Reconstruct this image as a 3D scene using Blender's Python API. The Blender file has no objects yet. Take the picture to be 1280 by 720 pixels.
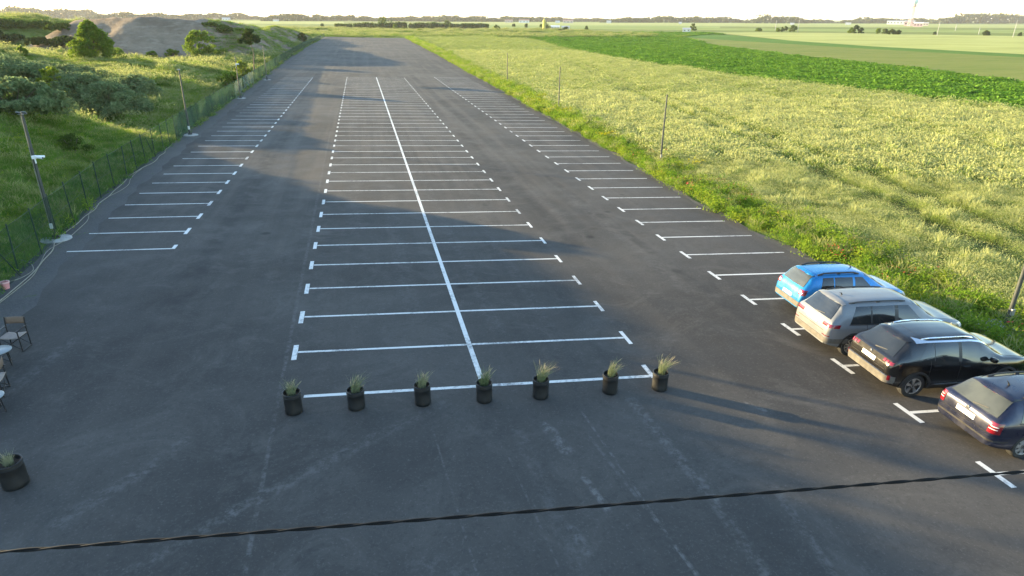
import bpy, bmesh, math, random
import numpy as np
from mathutils import Vector, Matrix

random.seed(7); RNG = np.random.default_rng(7)
sc = bpy.context.scene
COL = sc.collection
R = math.radians

# ------------------------------------------------------------------ lot frame and camera
CAM_H, CAM_P, CAM_Y, CAM_R, CAM_F = 8.97476, 0.39691, 0.22021, 0.0052, 806.245
SX, SY = -0.021, -0.00765          # drainage falls of the lot
SUN_EL = 9.4
SUN_AZ = math.atan2(-0.81, 0.587)  # clockwise from +Y

def basis():
    F = np.array([math.cos(CAM_P) * math.sin(CAM_Y), math.cos(CAM_P) * math.cos(CAM_Y), -math.sin(CAM_P)])
    Rv = np.array([math.cos(CAM_Y), -math.sin(CAM_Y), 0.])
    U = np.cross(Rv, F)
    c, s = math.cos(CAM_R), math.sin(CAM_R)
    return c * Rv + s * U, c * U - s * Rv, F
CR_, CU_, CF_ = basis()
CAMP = np.array([0, 0, CAM_H])

def g0(X, Y):
    return SX * np.clip(X, -16, 24) + SY * np.clip(Y, -20, 140)

def project(P):
    D = np.asarray(P, float) - CAMP
    d = D @ CF_
    d = np.where(np.abs(d) < 1e-6, 1e-6, d)
    return 640 + CAM_F * (D @ CR_) / d, 360 - CAM_F * (D @ CU_) / d, d

def at(x, y):
    """point of the flat ground seen at a pixel of the photograph"""
    D = CF_ + CR_ * (x - 640) / CAM_F - CU_ * (y - 360) / CAM_F
    D = D / np.linalg.norm(D)
    t = 1.
    for _ in range(80):
        P = CAMP + D * t
        t += (P[2] - g0(P[0], P[1])) / -D[2] * .9
    return CAMP + D * t

# ------------------------------------------------------------------ scene helpers
def tag(o, label=None, cat=None, group=None, kind=None):
    if label: o['label'] = label
    if cat: o['category'] = cat
    if group: o['group'] = group
    if kind: o['kind'] = kind
    return o

def empty(name, loc, rz=0, label=None, cat=None, group=None):
    o = bpy.data.objects.new(name, None); COL.objects.link(o)
    o.empty_display_size = .2
    o.location = loc; o.rotation_euler = (0, 0, rz)
    return tag(o, label, cat, group)

def copy_tree(o, parent=None):
    c = o.copy(); COL.objects.link(c); c.parent = parent
    for ch in list(o.children): copy_tree(ch, c)
    return c

class MB:
    def __init__(s): s.v = []; s.f = []; s.m = []; s.mi = 0
    def add(s, vs, fs):
        b = len(s.v); s.v.extend([tuple(map(float, p)) for p in vs])
        for f in fs: s.f.append(tuple(i + b for i in f)); s.m.append(s.mi)
        return s
    def box(s, c, d, rz=0, M=None):
        x, y, z = d[0] / 2, d[1] / 2, d[2] / 2
        pts = [(-x, -y, -z), (x, -y, -z), (x, y, -z), (-x, y, -z), (-x, -y, z), (x, -y, z), (x, y, z), (-x, y, z)]
        mm = M if M is not None else Matrix.Rotation(rz, 3, 'Z')
        pts = [tuple(mm @ Vector(p) + Vector(c)) for p in pts]
        return s.add(pts, [(0, 3, 2, 1), (4, 5, 6, 7), (0, 1, 5, 4), (1, 2, 6, 5), (2, 3, 7, 6), (3, 0, 4, 7)])
    def tube(s, pts, r, n=8, cap=True):
        pts = [Vector(p) for p in pts]
        rs = r if hasattr(r, '__len__') else [r] * len(pts)
        b = len(s.v); up = None
        for i, p in enumerate(pts):
            t = (pts[min(i + 1, len(pts) - 1)] - pts[max(i - 1, 0)]).normalized()
            if up is None:
                up = Vector((0, 0, 1)) if abs(t.z) < .9 else Vector((1, 0, 0))
            a = t.cross(up).normalized(); bb = a.cross(t).normalized(); up = bb
            for k in range(n):
                an = 2 * math.pi * k / n
                s.v.append(tuple(p + (a * math.cos(an) + bb * math.sin(an)) * rs[i]))
        for i in range(len(pts) - 1):
            for k in range(n):
                k2 = (k + 1) % n
                s.f.append((b + i * n + k, b + i * n + k2, b + (i + 1) * n + k2, b + (i + 1) * n + k)); s.m.append(s.mi)
        if cap:
            s.f.append(tuple(b + k for k in range(n))[::-1]); s.m.append(s.mi)
            e = b + (len(pts) - 1) * n
            s.f.append(tuple(e + k for k in range(n))); s.m.append(s.mi)
        return s
    def lathe(s, prof, n=24, c=(0, 0, 0), axis='z', closed=False):
        b = len(s.v)
        for (r, z) in prof:
            for k in range(n):
                a = 2 * math.pi * k / n
                p = (r * math.cos(a), r * math.sin(a), z)
                if axis == 'y': p = (p[0], p[2], p[1])
                if axis == 'x': p = (p[2], p[0], p[1])
                s.v.append((p[0] + c[0], p[1] + c[1], p[2] + c[2]))
        m = len(prof)
        for i in range(m - 1 + (1 if closed else 0)):
            j = (i + 1) % m
            for k in range(n):
                k2 = (k + 1) % n
                s.f.append((b + i * n + k, b + i * n + k2, b + j * n + k2, b + j * n + k)); s.m.append(s.mi)
        return s
    def grid(s, G, flip=False):
        G = np.asarray(G, float); n, m = G.shape[:2]
        fs = []
        for i in range(n - 1):
            for j in range(m - 1):
                f = (i * m + j, (i + 1) * m + j, (i + 1) * m + j + 1, i * m + j + 1)
                fs.append(f[::-1] if flip else f)
        return s.add(G.reshape(-1, 3), fs)
    def build(s, name, mats, parent=None, smooth=False, bevel=0, angle=40):
        me = bpy.data.meshes.new(name)
        me.from_pydata(s.v, [], s.f)
        for m in (mats if isinstance(mats, (list, tuple)) else [mats]): me.materials.append(m)
        if any(s.m): me.polygons.foreach_set('material_index', s.m)
        bm = bmesh.new(); bm.from_mesh(me); bmesh.ops.recalc_face_normals(bm, faces=bm.faces); bm.to_mesh(me); bm.free()
        if smooth:
            me.polygons.foreach_set('use_smooth', [True] * len(me.polygons))
            try: me.set_sharp_from_angle(angle=R(angle))
            except Exception: pass
        o = bpy.data.objects.new(name, me); COL.objects.link(o); o.parent = parent
        if bevel:
            md = o.modifiers.new('bevel', 'BEVEL'); md.width = bevel; md.segments = 2; md.limit_method = 'ANGLE'
        return o

def np_mesh(name, V, F, mat, parent=None, link=True, attrs=None, smooth=False):
    """V (n,3), F (m,k): quick mesh of equal-sized faces"""
    V = np.ascontiguousarray(V, np.float32); F = np.ascontiguousarray(F, np.int32)
    me = bpy.data.meshes.new(name); k = F.shape[1]
    me.vertices.add(len(V)); me.vertices.foreach_set('co', V.ravel())
    me.loops.add(F.size); me.loops.foreach_set('vertex_index', F.ravel())
    me.polygons.add(len(F)); me.polygons.foreach_set('loop_start', np.arange(0, F.size, k, dtype=np.int32))
    try: me.polygons.foreach_set('loop_total', np.full(len(F), k, np.int32))
    except Exception: pass
    if smooth: me.polygons.foreach_set('use_smooth', np.ones(len(F), bool))
    me.update(calc_edges=True); me.validate()
    if mat: me.materials.append(mat)
    for an, arr in (attrs or {}).items():
        a = me.attributes.new(an, 'FLOAT', 'POINT'); a.data.foreach_set('value', np.ascontiguousarray(arr, np.float32))
    o = bpy.data.objects.new(name, me)
    if link: COL.objects.link(o)
    o.parent = parent
    return o

def grid_faces(n, m):
    i, j = np.meshgrid(np.arange(n - 1), np.arange(m - 1), indexing='ij')
    a = i * m + j
    return np.stack([a, a + m, a + m + 1, a + 1], -1).reshape(-1, 4)

# value noise for terrain
def vnoise(x, y, seed=0):
    xi = np.floor(x).astype(np.int64); yi = np.floor(y).astype(np.int64)
    fx = x - xi; fy = y - yi
    fx = fx * fx * (3 - 2 * fx); fy = fy * fy * (3 - 2 * fy)
    def h(a, b):
        n = (a * 374761393 + b * 668265263 + seed * 974634777) & 0xFFFFFFFF
        n = ((n ^ (n >> 13)) * 1274126177) & 0xFFFFFFFF
        return ((n ^ (n >> 16)) & 0xFFFF) / 65535.0
    return (h(xi, yi) * (1 - fx) + h(xi + 1, yi) * fx) * (1 - fy) + (h(xi, yi + 1) * (1 - fx) + h(xi + 1, yi + 1) * fx) * fy
def fbm(x, y, o=4, seed=0):
    r = 0; a = .5; f = 1.
    for k in range(o):
        r = r + a * (vnoise(x * f, y * f, seed + k) - .5); a *= .5; f *= 2.03
    return r

# ------------------------------------------------------------------ materials
class NT:
    def __init__(s, name):
        s.m = bpy.data.materials.new(name); s.m.use_nodes = True
        s.t = s.m.node_tree; s.t.nodes.clear()
        s.out = s.t.nodes.new('ShaderNodeOutputMaterial')
        s._pos = None
    def n(s, typ, **kw):
        nd = s.t.nodes.new(typ)
        for k, v in kw.items(): setattr(nd, k, v)
        return nd
    def l(s, a, b): s.t.links.new(a, b)
    def put(s, sock, v):
        if isinstance(v, bpy.types.NodeSocket): s.l(v, sock)
        elif v is not None:
            if hasattr(sock.default_value, '__len__') and not hasattr(v, '__len__'): v = (v, v, v)
            if hasattr(v, '__len__') and len(v) == 3 and len(sock.default_value) == 4: v = (*v, 1)
            sock.default_value = v
    def pos(s):
        if not s._pos: s._pos = s.n('ShaderNodeNewGeometry').outputs['Position']
        return s._pos
    def vscale(s, v, sc):
        nd = s.n('ShaderNodeVectorMath', operation='MULTIPLY'); s.put(nd.inputs[0], v); s.put(nd.inputs[1], sc); return nd.outputs[0]
    def vm(s, op, a, b=None, out=0):
        nd = s.n('ShaderNodeVectorMath', operation=op); s.put(nd.inputs[0], a)
        if b is not None: s.put(nd.inputs[1], b)
        return nd.outputs[out]
    def noise(s, scale=1, detail=4, vec=None, rough=.55, dist=0):
        nd = s.n('ShaderNodeTexNoise'); s.put(nd.inputs['Vector'], vec if vec is not None else s.pos())
        nd.inputs['Scale'].default_value = scale; nd.inputs['Detail'].default_value = detail
        nd.inputs['Roughness'].default_value = rough; nd.inputs['Distortion'].default_value = dist
        return nd.outputs['Fac']
    def voro(s, scale=1, vec=None, out='Distance'):
        nd = s.n('ShaderNodeTexVoronoi'); s.put(nd.inputs['Vector'], vec if vec is not None else s.pos())
        nd.inputs['Scale'].default_value = scale; return nd.outputs[out]
    def ma(s, op, a, b=None, c=None, clamp=False):
        nd = s.n('ShaderNodeMath', operation=op); nd.use_clamp = clamp
        s.put(nd.inputs[0], a)
        if b is not None: s.put(nd.inputs[1], b)
        if c is not None: s.put(nd.inputs[2], c)
        return nd.outputs[0]
    def ss(s, v, a, b, lo=0., hi=1.):
        nd = s.n('ShaderNodeMapRange', interpolation_type='SMOOTHSTEP')
        s.put(nd.inputs[0], v); nd.inputs[1].default_value = a; nd.inputs[2].default_value = b
        nd.inputs[3].default_value = lo; nd.inputs[4].default_value = hi
        return nd.outputs[0]
    def mix(s, f, a, b):
        nd = s.n('ShaderNodeMix', data_type='RGBA'); s.put(nd.inputs[0], f); s.put(nd.inputs[6], a); s.put(nd.inputs[7], b)
        return nd.outputs[2]
    def attr(s, name): return s.n('ShaderNodeAttribute', attribute_name=name).outputs['Fac']
    def rnd(s): return s.n('ShaderNodeObjectInfo').outputs['Random']
    def bump(s, h, strength=.3, dist=.02):
        nd = s.n('ShaderNodeBump'); s.put(nd.inputs['Height'], h); nd.inputs['Strength'].default_value = strength
        nd.inputs['Distance'].default_value = dist; return nd.outputs[0]
    def pbr(s, col, rough=.6, metal=0, normal=None, coat=0, spec=.5, **kw):
        p = s.n('ShaderNodeBsdfPrincipled'); s.put(p.inputs['Base Color'], col); s.put(p.inputs['Roughness'], rough)
        s.put(p.inputs['Metallic'], metal); s.put(p.inputs['Specular IOR Level'], spec)
        p.inputs['Coat Weight'].default_value = coat; p.inputs['Coat Roughness'].default_value = .04
        for k, v in kw.items(): s.put(p.inputs[k.replace('_', ' ')], v)
        if normal is not None: s.l(normal, p.inputs['Normal'])
        return p.outputs[0]
    def done(s, sh): s.l(sh, s.out.inputs[0]); return s.m
    def leaf(s, col, trans=.45, tcol=None):
        d = s.n('ShaderNodeBsdfDiffuse'); s.put(d.inputs[0], col)
        t = s.n('ShaderNodeBsdfTranslucent'); s.put(t.inputs[0], tcol if tcol is not None else col)
        m = s.n('ShaderNodeMixShader'); s.put(m.inputs[0], trans); s.l(d.outputs[0], m.inputs[1]); s.l(t.outputs[0], m.inputs[2])
        return m.outputs[0]

def simple(name, col, rough=.5, metal=0, coat=0, var=.12, nscale=6, spec=.5):
    t = NT(name); f = t.noise(nscale, 4)
    c = t.mix(t.ss(f, .3, .7), tuple(x * (1 - var) for x in col), tuple(min(1, x * (1 + var)) for x in col))
    return t.done(t.pbr(c, t.ss(f, .2, .8, max(.02, rough * .85), min(1, rough * 1.1)), metal, coat=coat, spec=spec))

def segmask(t, a, b, w):
    """soft band of width w round the ground segment a-b"""
    P = t.vm('MULTIPLY', t.pos(), (1, 1, 0))
    pa = t.vm('SUBTRACT', P, (a[0], a[1], 0)); ba = (b[0] - a[0], b[1] - a[1], 0)
    h = t.ma('DIVIDE', t.vm('DOT_PRODUCT', pa, ba, out=1), ba[0] ** 2 + ba[1] ** 2, clamp=True)
    sc_ = t.n('ShaderNodeVectorMath', operation='SCALE'); sc_.inputs[0].default_value = ba; t.l(h, sc_.inputs[3])
    d = t.vm('LENGTH', t.vm('SUBTRACT', pa, sc_.outputs[0]), out=1)
    return t.ss(d, w * .3, w, 1, 0)

def mat_asphalt():
    t = NT('asphalt'); P = t.pos()
    streak = t.noise(1, 5, t.vscale(P, (.9, .035, 1)), .6)
    streak2 = t.noise(1, 4, t.vscale(P, (3.2, .06, 1)), .6)
    patch = t.noise(.09, 5); mid = t.noise(.7, 5, rough=.65); fine = t.noise(16, 4, rough=.8); grit = t.voro(70)
    sy_ = t.n('ShaderNodeSeparateXYZ'); t.l(P, sy_.inputs[0]); far = t.ss(sy_.outputs[1], 12, 55, .12, .45)
    c = t.mix(t.ss(patch, .36, .64), (.044, .042, .04), (.074, .07, .065))
    c = t.mix(t.ma('MULTIPLY', t.ss(streak, .44, .68), far), c, (.115, .102, .088))
    c = t.mix(t.ma('MULTIPLY', t.ss(streak2, .52, .7), t.ma('MULTIPLY', far, .55)), c, (.034, .034, .036))
    c = t.mix(t.ma('MULTIPLY', t.ss(t.noise(.45, 7, rough=.75, dist=1.), .46, .68), .55), c, (.1, .094, .086))
    c = t.mix(t.ma('MULTIPLY', t.ss(fine, .52, .75), .45), c, (.16, .155, .145)); c = t.mix(t.ma('MULTIPLY', t.ss(t.noise(7, 3, rough=.8), .5, .7), .35), c, (.036, .035, .034))
    c = t.mix(t.ma('MULTIPLY', t.ss(grit, .3, .05), .35), c, (.024, .024, .025))
    # oil spots
    sp = t.ma('MULTIPLY', t.ss(t.voro(.42, t.vm('ADD', P, t.vscale(t.n('ShaderNodeTexNoise').outputs['Color'], .3))), .13, .04), t.ss(t.noise(.13, 2), .52, .6))
    c = t.mix(t.ma('MULTIPLY', sp, .7), c, (.018, .018, .019))
    worn = t.ss(t.noise(5, 5, rough=.75), .42, .66)
    segs = [((-2.65, 5), (-2.75, 17), .07, .5), ((-2.75, 17), (-3.1, 60), .09, .4),          # paving seam
            ((-4.6, 9.7), (-3.2, 10.9), .24, .38), ((-3.2, 10.9), (-.4, 12.9), .26, .4), ((-.4, 12.9), (1.4, 14.1), .26, .28),
            ((-6.3, 11.2), (-5.3, 12.5), .3, .35), ((-5.3, 12.5), (-4.6, 13.6), .25, .3),
            ((4.6, 12.0), (5.2, 7.2), .06, .45), ((6.2, 13.4), (6.4, 9.5), .22, .55), ((6.4, 9.5), (6.3, 6.0), .2, .45), ((3.0, 12.6), (3.1, 7.5), .25, .22),
            ((7.9, 9.6), (7.4, 6.2), .15, .45), ((.98, 13.1), (1.35, 7.6), .035, .4), ((2.55, 11.6), (2.8, 7.6), .035, .35), ((4.75, 13.1), (5.1, 7.6), .045, .6), ((3.7, 12.7), (3.9, 11.6), .22, .8), ((4.0, 10.6), (4.15, 9.6), .12, .8), ((3.3, 9.2), (3.35, 8.6), .16, .5), ((4.6, 7.6), (4.9, 7.2), .2, .7), ((.4, 8.9), (1.0, 8.4), .4, .3), ((-9.5, 16.2), (-9.0, 19.5), .3, .3), ((9.1, 12.7), (9.4, 12.3), .1, .6),
            ((3.6, 18), (2.9, 60), .35, .2), ((5.3, 18), (4.7, 80), .3, .2), ((1.0, 20), (.6, 90), .5, .2), ((-.9, 30), (-1.2, 110), .6, .2),
            ((9.4, 30), (8.9, 90), .5, .18), ((11.3, 20), (10.5, 70), .4, .18), ((-5.6, 40), (-5.9, 110), .6, .2), ((.5, 110), (1.5, 200), 1.2, .3), ((3, 120), (8, 180), 1.0, .25)]
    for a, b, w, k in segs:
        m = t.ma('MULTIPLY', t.ma('MULTIPLY', segmask(t, a, b, w), worn), k * .9)
        c = t.mix(m, c, (.17, .166, .16))
    dark = [((8.8, 26), (8.2, 60), .5), ((12.0, 17.5), (11.2, 40), .35), ((-6.8, 20), (-6.6, 70), .6), ((10.0, 60), (9.2, 130), .7)]
    for a, b, w in dark:
        c = t.mix(t.ma('MULTIPLY', t.ma('MULTIPLY', segmask(t, a, b, w), t.ss(mid, .35, .6)), .5), c, (.03, .03, .031))
    hgt = t.ma('ADD', t.ma('MULTIPLY', fine, .6), grit)
    return t.done(t.pbr(c, t.ss(mid, .3, .8, .74, .92), normal=t.bump(hgt, .14, .01), spec=.14))

def mat_paint():
    t = NT('line_paint')
    w = t.ss(t.ma('ADD', t.ma('MULTIPLY', t.noise(9, 5, rough=.75), .55), t.ma('MULTIPLY', t.noise(.45, 3), .45)), .36, .53)
    c = t.mix(w, (.2, .2, .2), (.62, .62, .6))
    return t.done(t.pbr(c, .6))

def mat_gravel():
    t = NT('gravel')
    v = t.voro(22, out='Color'); f = t.noise(.5, 5); g = t.noise(3, 4)
    c = t.mix(t.ss(f, .35, .65), (.045, .046, .048), (.065, .063, .06))
    sp = t.n('ShaderNodeSeparateColor'); t.l(v, sp.inputs[0])
    c = t.mix(t.ma('MULTIPLY', sp.outputs[0], .5), c, (.105, .1, .095))
    c = t.mix(t.ss(g, .6, .72), c, (.05, .07, .03))
    return t.done(t.pbr(c, .9, normal=t.bump(t.voro(22), .6, .02)))

def mat_ground():
    t = NT('open_ground'); P = t.pos()
    big = t.noise(.012, 5, t.vscale(P, (.5, 1.6, 1))); mid = t.noise(.11, 5, rough=.65); fine = t.noise(1.3, 6, rough=.7)
    c = t.mix(t.ss(big, .38, .62), (.12, .17, .035), (.2, .22, .06))
    c = t.mix(t.ma('MULTIPLY', t.ss(mid, .45, .7), .7), c, (.075, .14, .025))
    c = t.mix(t.ma('MULTIPLY', t.ss(fine, .5, .75), .5), c, (.11, .105, .045))
    return t.done(t.pbr(c, .95, normal=t.bump(fine, .8, .25), spec=.1))

def mat_field(name, a, b, sc_=.4, stretch=(1, 1, 1), bumpd=.3, rows=None, c3=None):
    t = NT(name); P = t.pos()
    V = t.vscale(P, stretch)
    f = t.noise(sc_, 6, V, .7); g = t.noise(.03, 4, V); h = t.noise(2.2, 5, rough=.75)
    c = t.mix(t.ss(f, .36, .64), a, b)
    c = t.mix(t.ma('MULTIPLY', t.ss(g, .4, .7), .45), c, tuple(x * 1.25 for x in b))
    if c3: c = t.mix(t.ma('MULTIPLY', t.ss(h, .5, .66), .6), c, c3)
    if rows:   # bare soil between the plants where the stand is modelled plant by plant
        q = t.n('ShaderNodeSeparateXYZ'); t.l(P, q.inputs[0]); c = t.mix(t.ss(q.outputs[1], 130, 260), rows, c)
    hh = t.ma('ADD', h, f)
    return t.done(t.pbr(c, .95, normal=t.bump(hh, .9, bumpd), spec=.1))

def mat_dirt():
    t = NT('loose_soil')
    f = t.noise(.16, 6, rough=.65); h = t.noise(1.4, 6, rough=.75); st = t.noise(1, 5, t.vscale(t.pos(), (.35, .35, 1.6)))
    c = t.mix(t.ss(f, .35, .65), (.165, .127, .092), (.255, .2, .146))
    c = t.mix(t.ma('MULTIPLY', t.ss(st, .5, .7), .5), c, (.33, .275, .21))
    c = t.mix(t.ma('MULTIPLY', t.ss(h, .52, .75), .5), c, (.085, .07, .052))
    return t.done(t.pbr(c, .95, normal=t.bump(h, .9, .35), spec=.1))

def mat_blades(name, low, high, alt, trans=.4, headcol=None, patch=.07):
    t = NT(name)
    r = t.rnd(); tip = t.attr('tip')
    pn = t.ma('ADD', t.ma('MULTIPLY', t.noise(patch, 4), .65), t.ma('MULTIPLY', r, .4))
    c = t.mix(t.ss(pn, .3, .75), low, high)
    c = t.mix(t.ma('MULTIPLY', t.ss(t.ma('FRACT', t.ma('MULTIPLY', r, 7.31)), .6, 1.), .7), c, alt)
    if headcol: c = t.mix(t.ss(tip, .62, .8), c, headcol)
    return t.done(t.leaf(c, trans))

def mat_leaf(name, a, b, trans=.45):
    t = NT(name)
    f = t.noise(1.7, 3); g = t.noise(9, 2)
    c = t.mix(t.ss(f, .35, .65), a, b)
    c = t.mix(t.ma('MULTIPLY', t.ss(g, .5, .7), .4), c, tuple(x * 1.5 for x in b))
    return t.done(t.leaf(c, trans))

def mat_paintwork(name, col, rough=.25, metal=.3, dust=.25):
    t = NT(name)
    d = t.noise(2.2, 5, rough=.6)
    c = t.mix(t.ma('MULTIPLY', t.ss(d, .4, .75), dust), col, (.3, .28, .25))
    return t.done(t.pbr(c, t.ss(d, .3, .8, rough, rough + .15), metal, coat=.45))

def mat_glass(name, col, rough=.06):
    t = NT(name)
    return t.done(t.pbr(t.mix(t.ss(t.noise(1.3, 3), .4, .7), col, tuple(x * 1.5 + .004 for x in col)), rough, 0, spec=.6, coat=.3))

M = {}
M['asphalt'] = mat_asphalt(); M['paint'] = mat_paint(); M['gravel'] = mat_gravel(); M['ground'] = mat_ground(); M['dirt'] = mat_dirt()
M['bark'] = simple('bark', (.11, .085, .06), .9, nscale=9, var=.35)
M['leaf_bright'] = mat_leaf('bright_leaf', (.1, .17, .02), (.17, .24, .03), .5)
M['leaf_dark'] = mat_leaf('dark_leaf', (.035, .06, .016), (.06, .09, .022), .35)
M['leaf_mid'] = mat_leaf('mid_leaf', (.06, .1, .02), (.095, .14, .03), .4)
M['leaf_willow'] = mat_leaf('willow_leaf', (.12, .175, .075), (.19, .24, .11), .35)
M['leaf_far'] = mat_leaf('distant_leaf', (.045, .065, .03), (.07, .09, .04), .25)
M['leaf_yellow'] = mat_leaf('yellow_green_leaf', (.16, .22, .025), (.23, .28, .035), .5)
M['pole'] = simple('dark_pole_paint', (.06, .068, .066), .45, .3)
M['pole_grey'] = simple('galvanised_steel', (.3, .31, .31), .45, .6)
M['concrete'] = simple('concrete', (.34, .34, .33), .9, var=.2, nscale=5)
M['white_plastic'] = simple('white_plastic', (.75, .76, .76), .4, var=.05)
M['black_metal'] = simple('black_metal', (.02, .02, .022), .4, .2)
M['planter'] = simple('black_plastic', (.009, .0095, .01), .55, var=.25)
M['soil'] = simple('potting_soil', (.05, .035, .025), .95, var=.3, nscale=30)
M['canvas_brown'] = simple('brown_canvas', (.16, .11, .08), .85, var=.1)
M['canvas_beige'] = simple('beige_canvas', (.27, .22, .19), .85, var=.1)
M['tabletop'] = simple('pale_tabletop', (.22, .24, .25), .35, var=.05)
M['pink'] = simple('pink_plastic', (.62, .26, .26), .45)
M['cable_black'] = simple('cable_sheath', (.006, .006, .0065), .7, spec=.2)
M['hose'] = simple('pale_conduit', (.24, .225, .18), .7, var=.2)
M['tyre'] = simple('tyre_rubber', (.022, .022, .022), .8, var=.2, nscale=20)
M['alloy'] = simple('alloy_wheel', (.5, .5, .5), .3, .8)
M['alloy_dark'] = simple('dark_wheel_metal', (.05, .05, .052), .45, .5)
M['trim_black'] = simple('black_trim', (.022, .022, .023), .5, var=.2)
M['trim_grey'] = simple('dusty_bumper_plastic', (.095, .088, .078), .6, var=.25)
M['chrome'] = simple('bright_trim', (.75, .76, .78), .18, .95, var=.03)
M['plate'] = simple('number_plate', (.78, .79, .78), .4, var=.03)
M['red_lens'] = simple('red_lens', (.16, .005, .012), .12, coat=.6)
M['white_lens'] = simple('clear_lens', (.7, .68, .68), .12, coat=.6)
M['glass_dark'] = mat_glass('tinted_glass', (.01, .012, .013))
M['glass_grey'] = mat_glass('car_glass', (.03, .037, .036), .08)
M['glass_dusty'] = mat_glass('dusty_glass', (.045, .05, .043), .14)
M['seam'] = simple('panel_gap', (.008, .008, .008), .8)

# ------------------------------------------------------------------ terrain
def lot_left(Y): return np.interp(Y, [-60, 20, 27, 37, 46, 60, 90, 116, 160, 240, 360], [-11, -12.3, -12.95, -13.9, -14.2, -14.7, -15.4, -16.2, -17.3, -18.1, -17.0])
def lot_right(Y): return np.interp(Y, [-60, 22, 26, 31, 38, 48, 67, 104, 145, 210, 295, 390], [18.2, 18.1, 17.9, 17.8, 18.0, 18.5, 19.1, 20.4, 21.5, 22.8, 23.7, 24.7])
LOT_END = 372.
def fence_x(Y): return lot_left(Y) - .15

def sstep(v, a, b):
    t = np.clip((v - a) / (b - a), 0, 1); return t * t * (3 - 2 * t)

def hills(X, Y):
    X = np.asarray(X, float); Y = np.asarray(Y, float)
    fx = fence_x(Y)
    d = fx - X                                   # metres left of the fence
    # grassy bank beside the near end of the lot
    hx = np.interp(d, [0, 1.0, 5.2, 8.9, 14, 18, 22, 32, 48, 75], [0, .15, 2.9, 5.05, 6.55, 7.4, 7.95, 7.95, 6.0, 3.0])
    ey = 1 - sstep(Y + .25 * (d - 5), 49, 58.5)
    ey = ey * sstep(Y, -4, 16)
    n1 = fbm(X * .16, Y * .16, 4, 3)
    H = hx * ey * (1 + .28 * n1)
    # shelf where the willows grow, falling steeply to the fence, and the ridge behind it
    shelf = np.interp(d, [2.5, 10, 20, 40], [0, 2.1, 2.5, 2.7]) * sstep(Y + .2 * (d - 8), 62, 74) * (1 - sstep(Y, 112, 128))
    ridge = np.interp(d, [3.0, 11, 25, 33, 45, 80], [0, 2.5, 3.1, 4.0, 6.5, 7]) * sstep(Y + 4 * n1, 93, 108) * (1 - .85 * sstep(Y, 116, 134)) * (1 - sstep(Y, 330, 380))
    H = np.maximum(H, np.maximum(shelf, ridge) * (1 + .5 * n1))
    # overgrown bank far left
    e = ((X + 112) / 44) ** 2 + ((Y - 232) / 36) ** 2
    H = H + 7.0 * (1 - sstep(np.sqrt(e), .55, 1.15)) * (1 + .5 * n1)
    # low rough ground
    rough = sstep(d, 1.2, 6)
    H = H + rough * (.55 * fbm(X * .35, Y * .35, 3, 9) + .18 * fbm(X * 1.1, Y * 1.1, 2, 5))
    return H * (d > 0)

def gz(X, Y): return g0(X, Y) + hills(X, Y)

def ax(*parts):
    return np.unique(np.concatenate([np.arange(a, b, s) for a, b, s in parts] + [np.array([parts[-1][1]])]).round(3))
xs = np.unique(np.concatenate([-np.geomspace(180, 14000, 26)[::-1], ax((-180, -90, 2.5), (-90, -40, 1.1), (-40, -12, .6), (-12, 30, 3), (30, 120, 10)), np.geomspace(130, 14000, 28)]))
ys = np.unique(np.concatenate([[-3000, -1000, -400, -150, -80, -40], ax((-20, 20, 2), (20, 70, .6), (70, 150, 1.0), (150, 300, 2), (300, 420, 5)), np.geomspace(430, 16000, 44)]))
XX, YY = np.meshgrid(xs, ys, indexing='ij')
ZZ = gz(XX, YY) - .06
ground = np_mesh('ground', np.stack([XX, YY, ZZ], -1).reshape(-1, 3), grid_faces(len(xs), len(ys)), M['ground'], smooth=True)
tag(ground, 'rough green open ground reaching to the horizon', 'ground', kind='structure')

def strip(name, fl, fr, Y, nx, off, mat, label, cat, kind='structure'):
    V = []
    for y in Y:
        a, b = fl(y), fr(y)
        for k in range(nx):
            x = a + (b - a) * k / (nx - 1); V.append((x, y, float(g0(x, y)) + off))
    o = np_mesh(name, np.array(V), grid_faces(len(Y), nx)[:, ::-1], mat)
    return tag(o, label, cat, kind=kind)

YL = np.unique(np.concatenate([np.arange(-60, 140, 4.), np.arange(140, LOT_END, 12.), [LOT_END]]))
strip('parking_lot', lambda y: lot_left(y) + 1.15 + .12 * math.sin(y * .9) + .1 * math.sin(y * 2.3), lambda y: lot_right(y) + .12 * math.sin(y * .7) + .08 * math.sin(y * 2.1), np.arange(-60, LOT_END + .1, .75), 14, 0.012, M['asphalt'], 'long dark asphalt parking lot with painted bays', 'parking lot')
strip('gravel_strip', lambda y: lot_left(y) - .35, lambda y: lot_left(y) + 1.5, np.arange(-60, LOT_END + 2, 2.), 4, 0.0, M['gravel'], 'dark gravel strip between the asphalt and the wire fence', 'gravel')
strip('gravel_edge', lambda y: lot_right(y) - .4, lambda y: lot_right(y) + .38 + .2 * math.sin(y * 1.1), np.arange(-60, LOT_END + 2, 1.), 3, 0.004, M['gravel'], 'crumbling gravel edge along the grassy verge', 'gravel')
strip('lot_end_strip', lambda y: lot_left(y) - 2, lambda y: lot_right(y) + 2, np.array([LOT_END - 1, LOT_END + 4.]), 6, 0.0, M['gravel'], 'thin dark edge across the far end of the lot', 'gravel')

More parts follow.
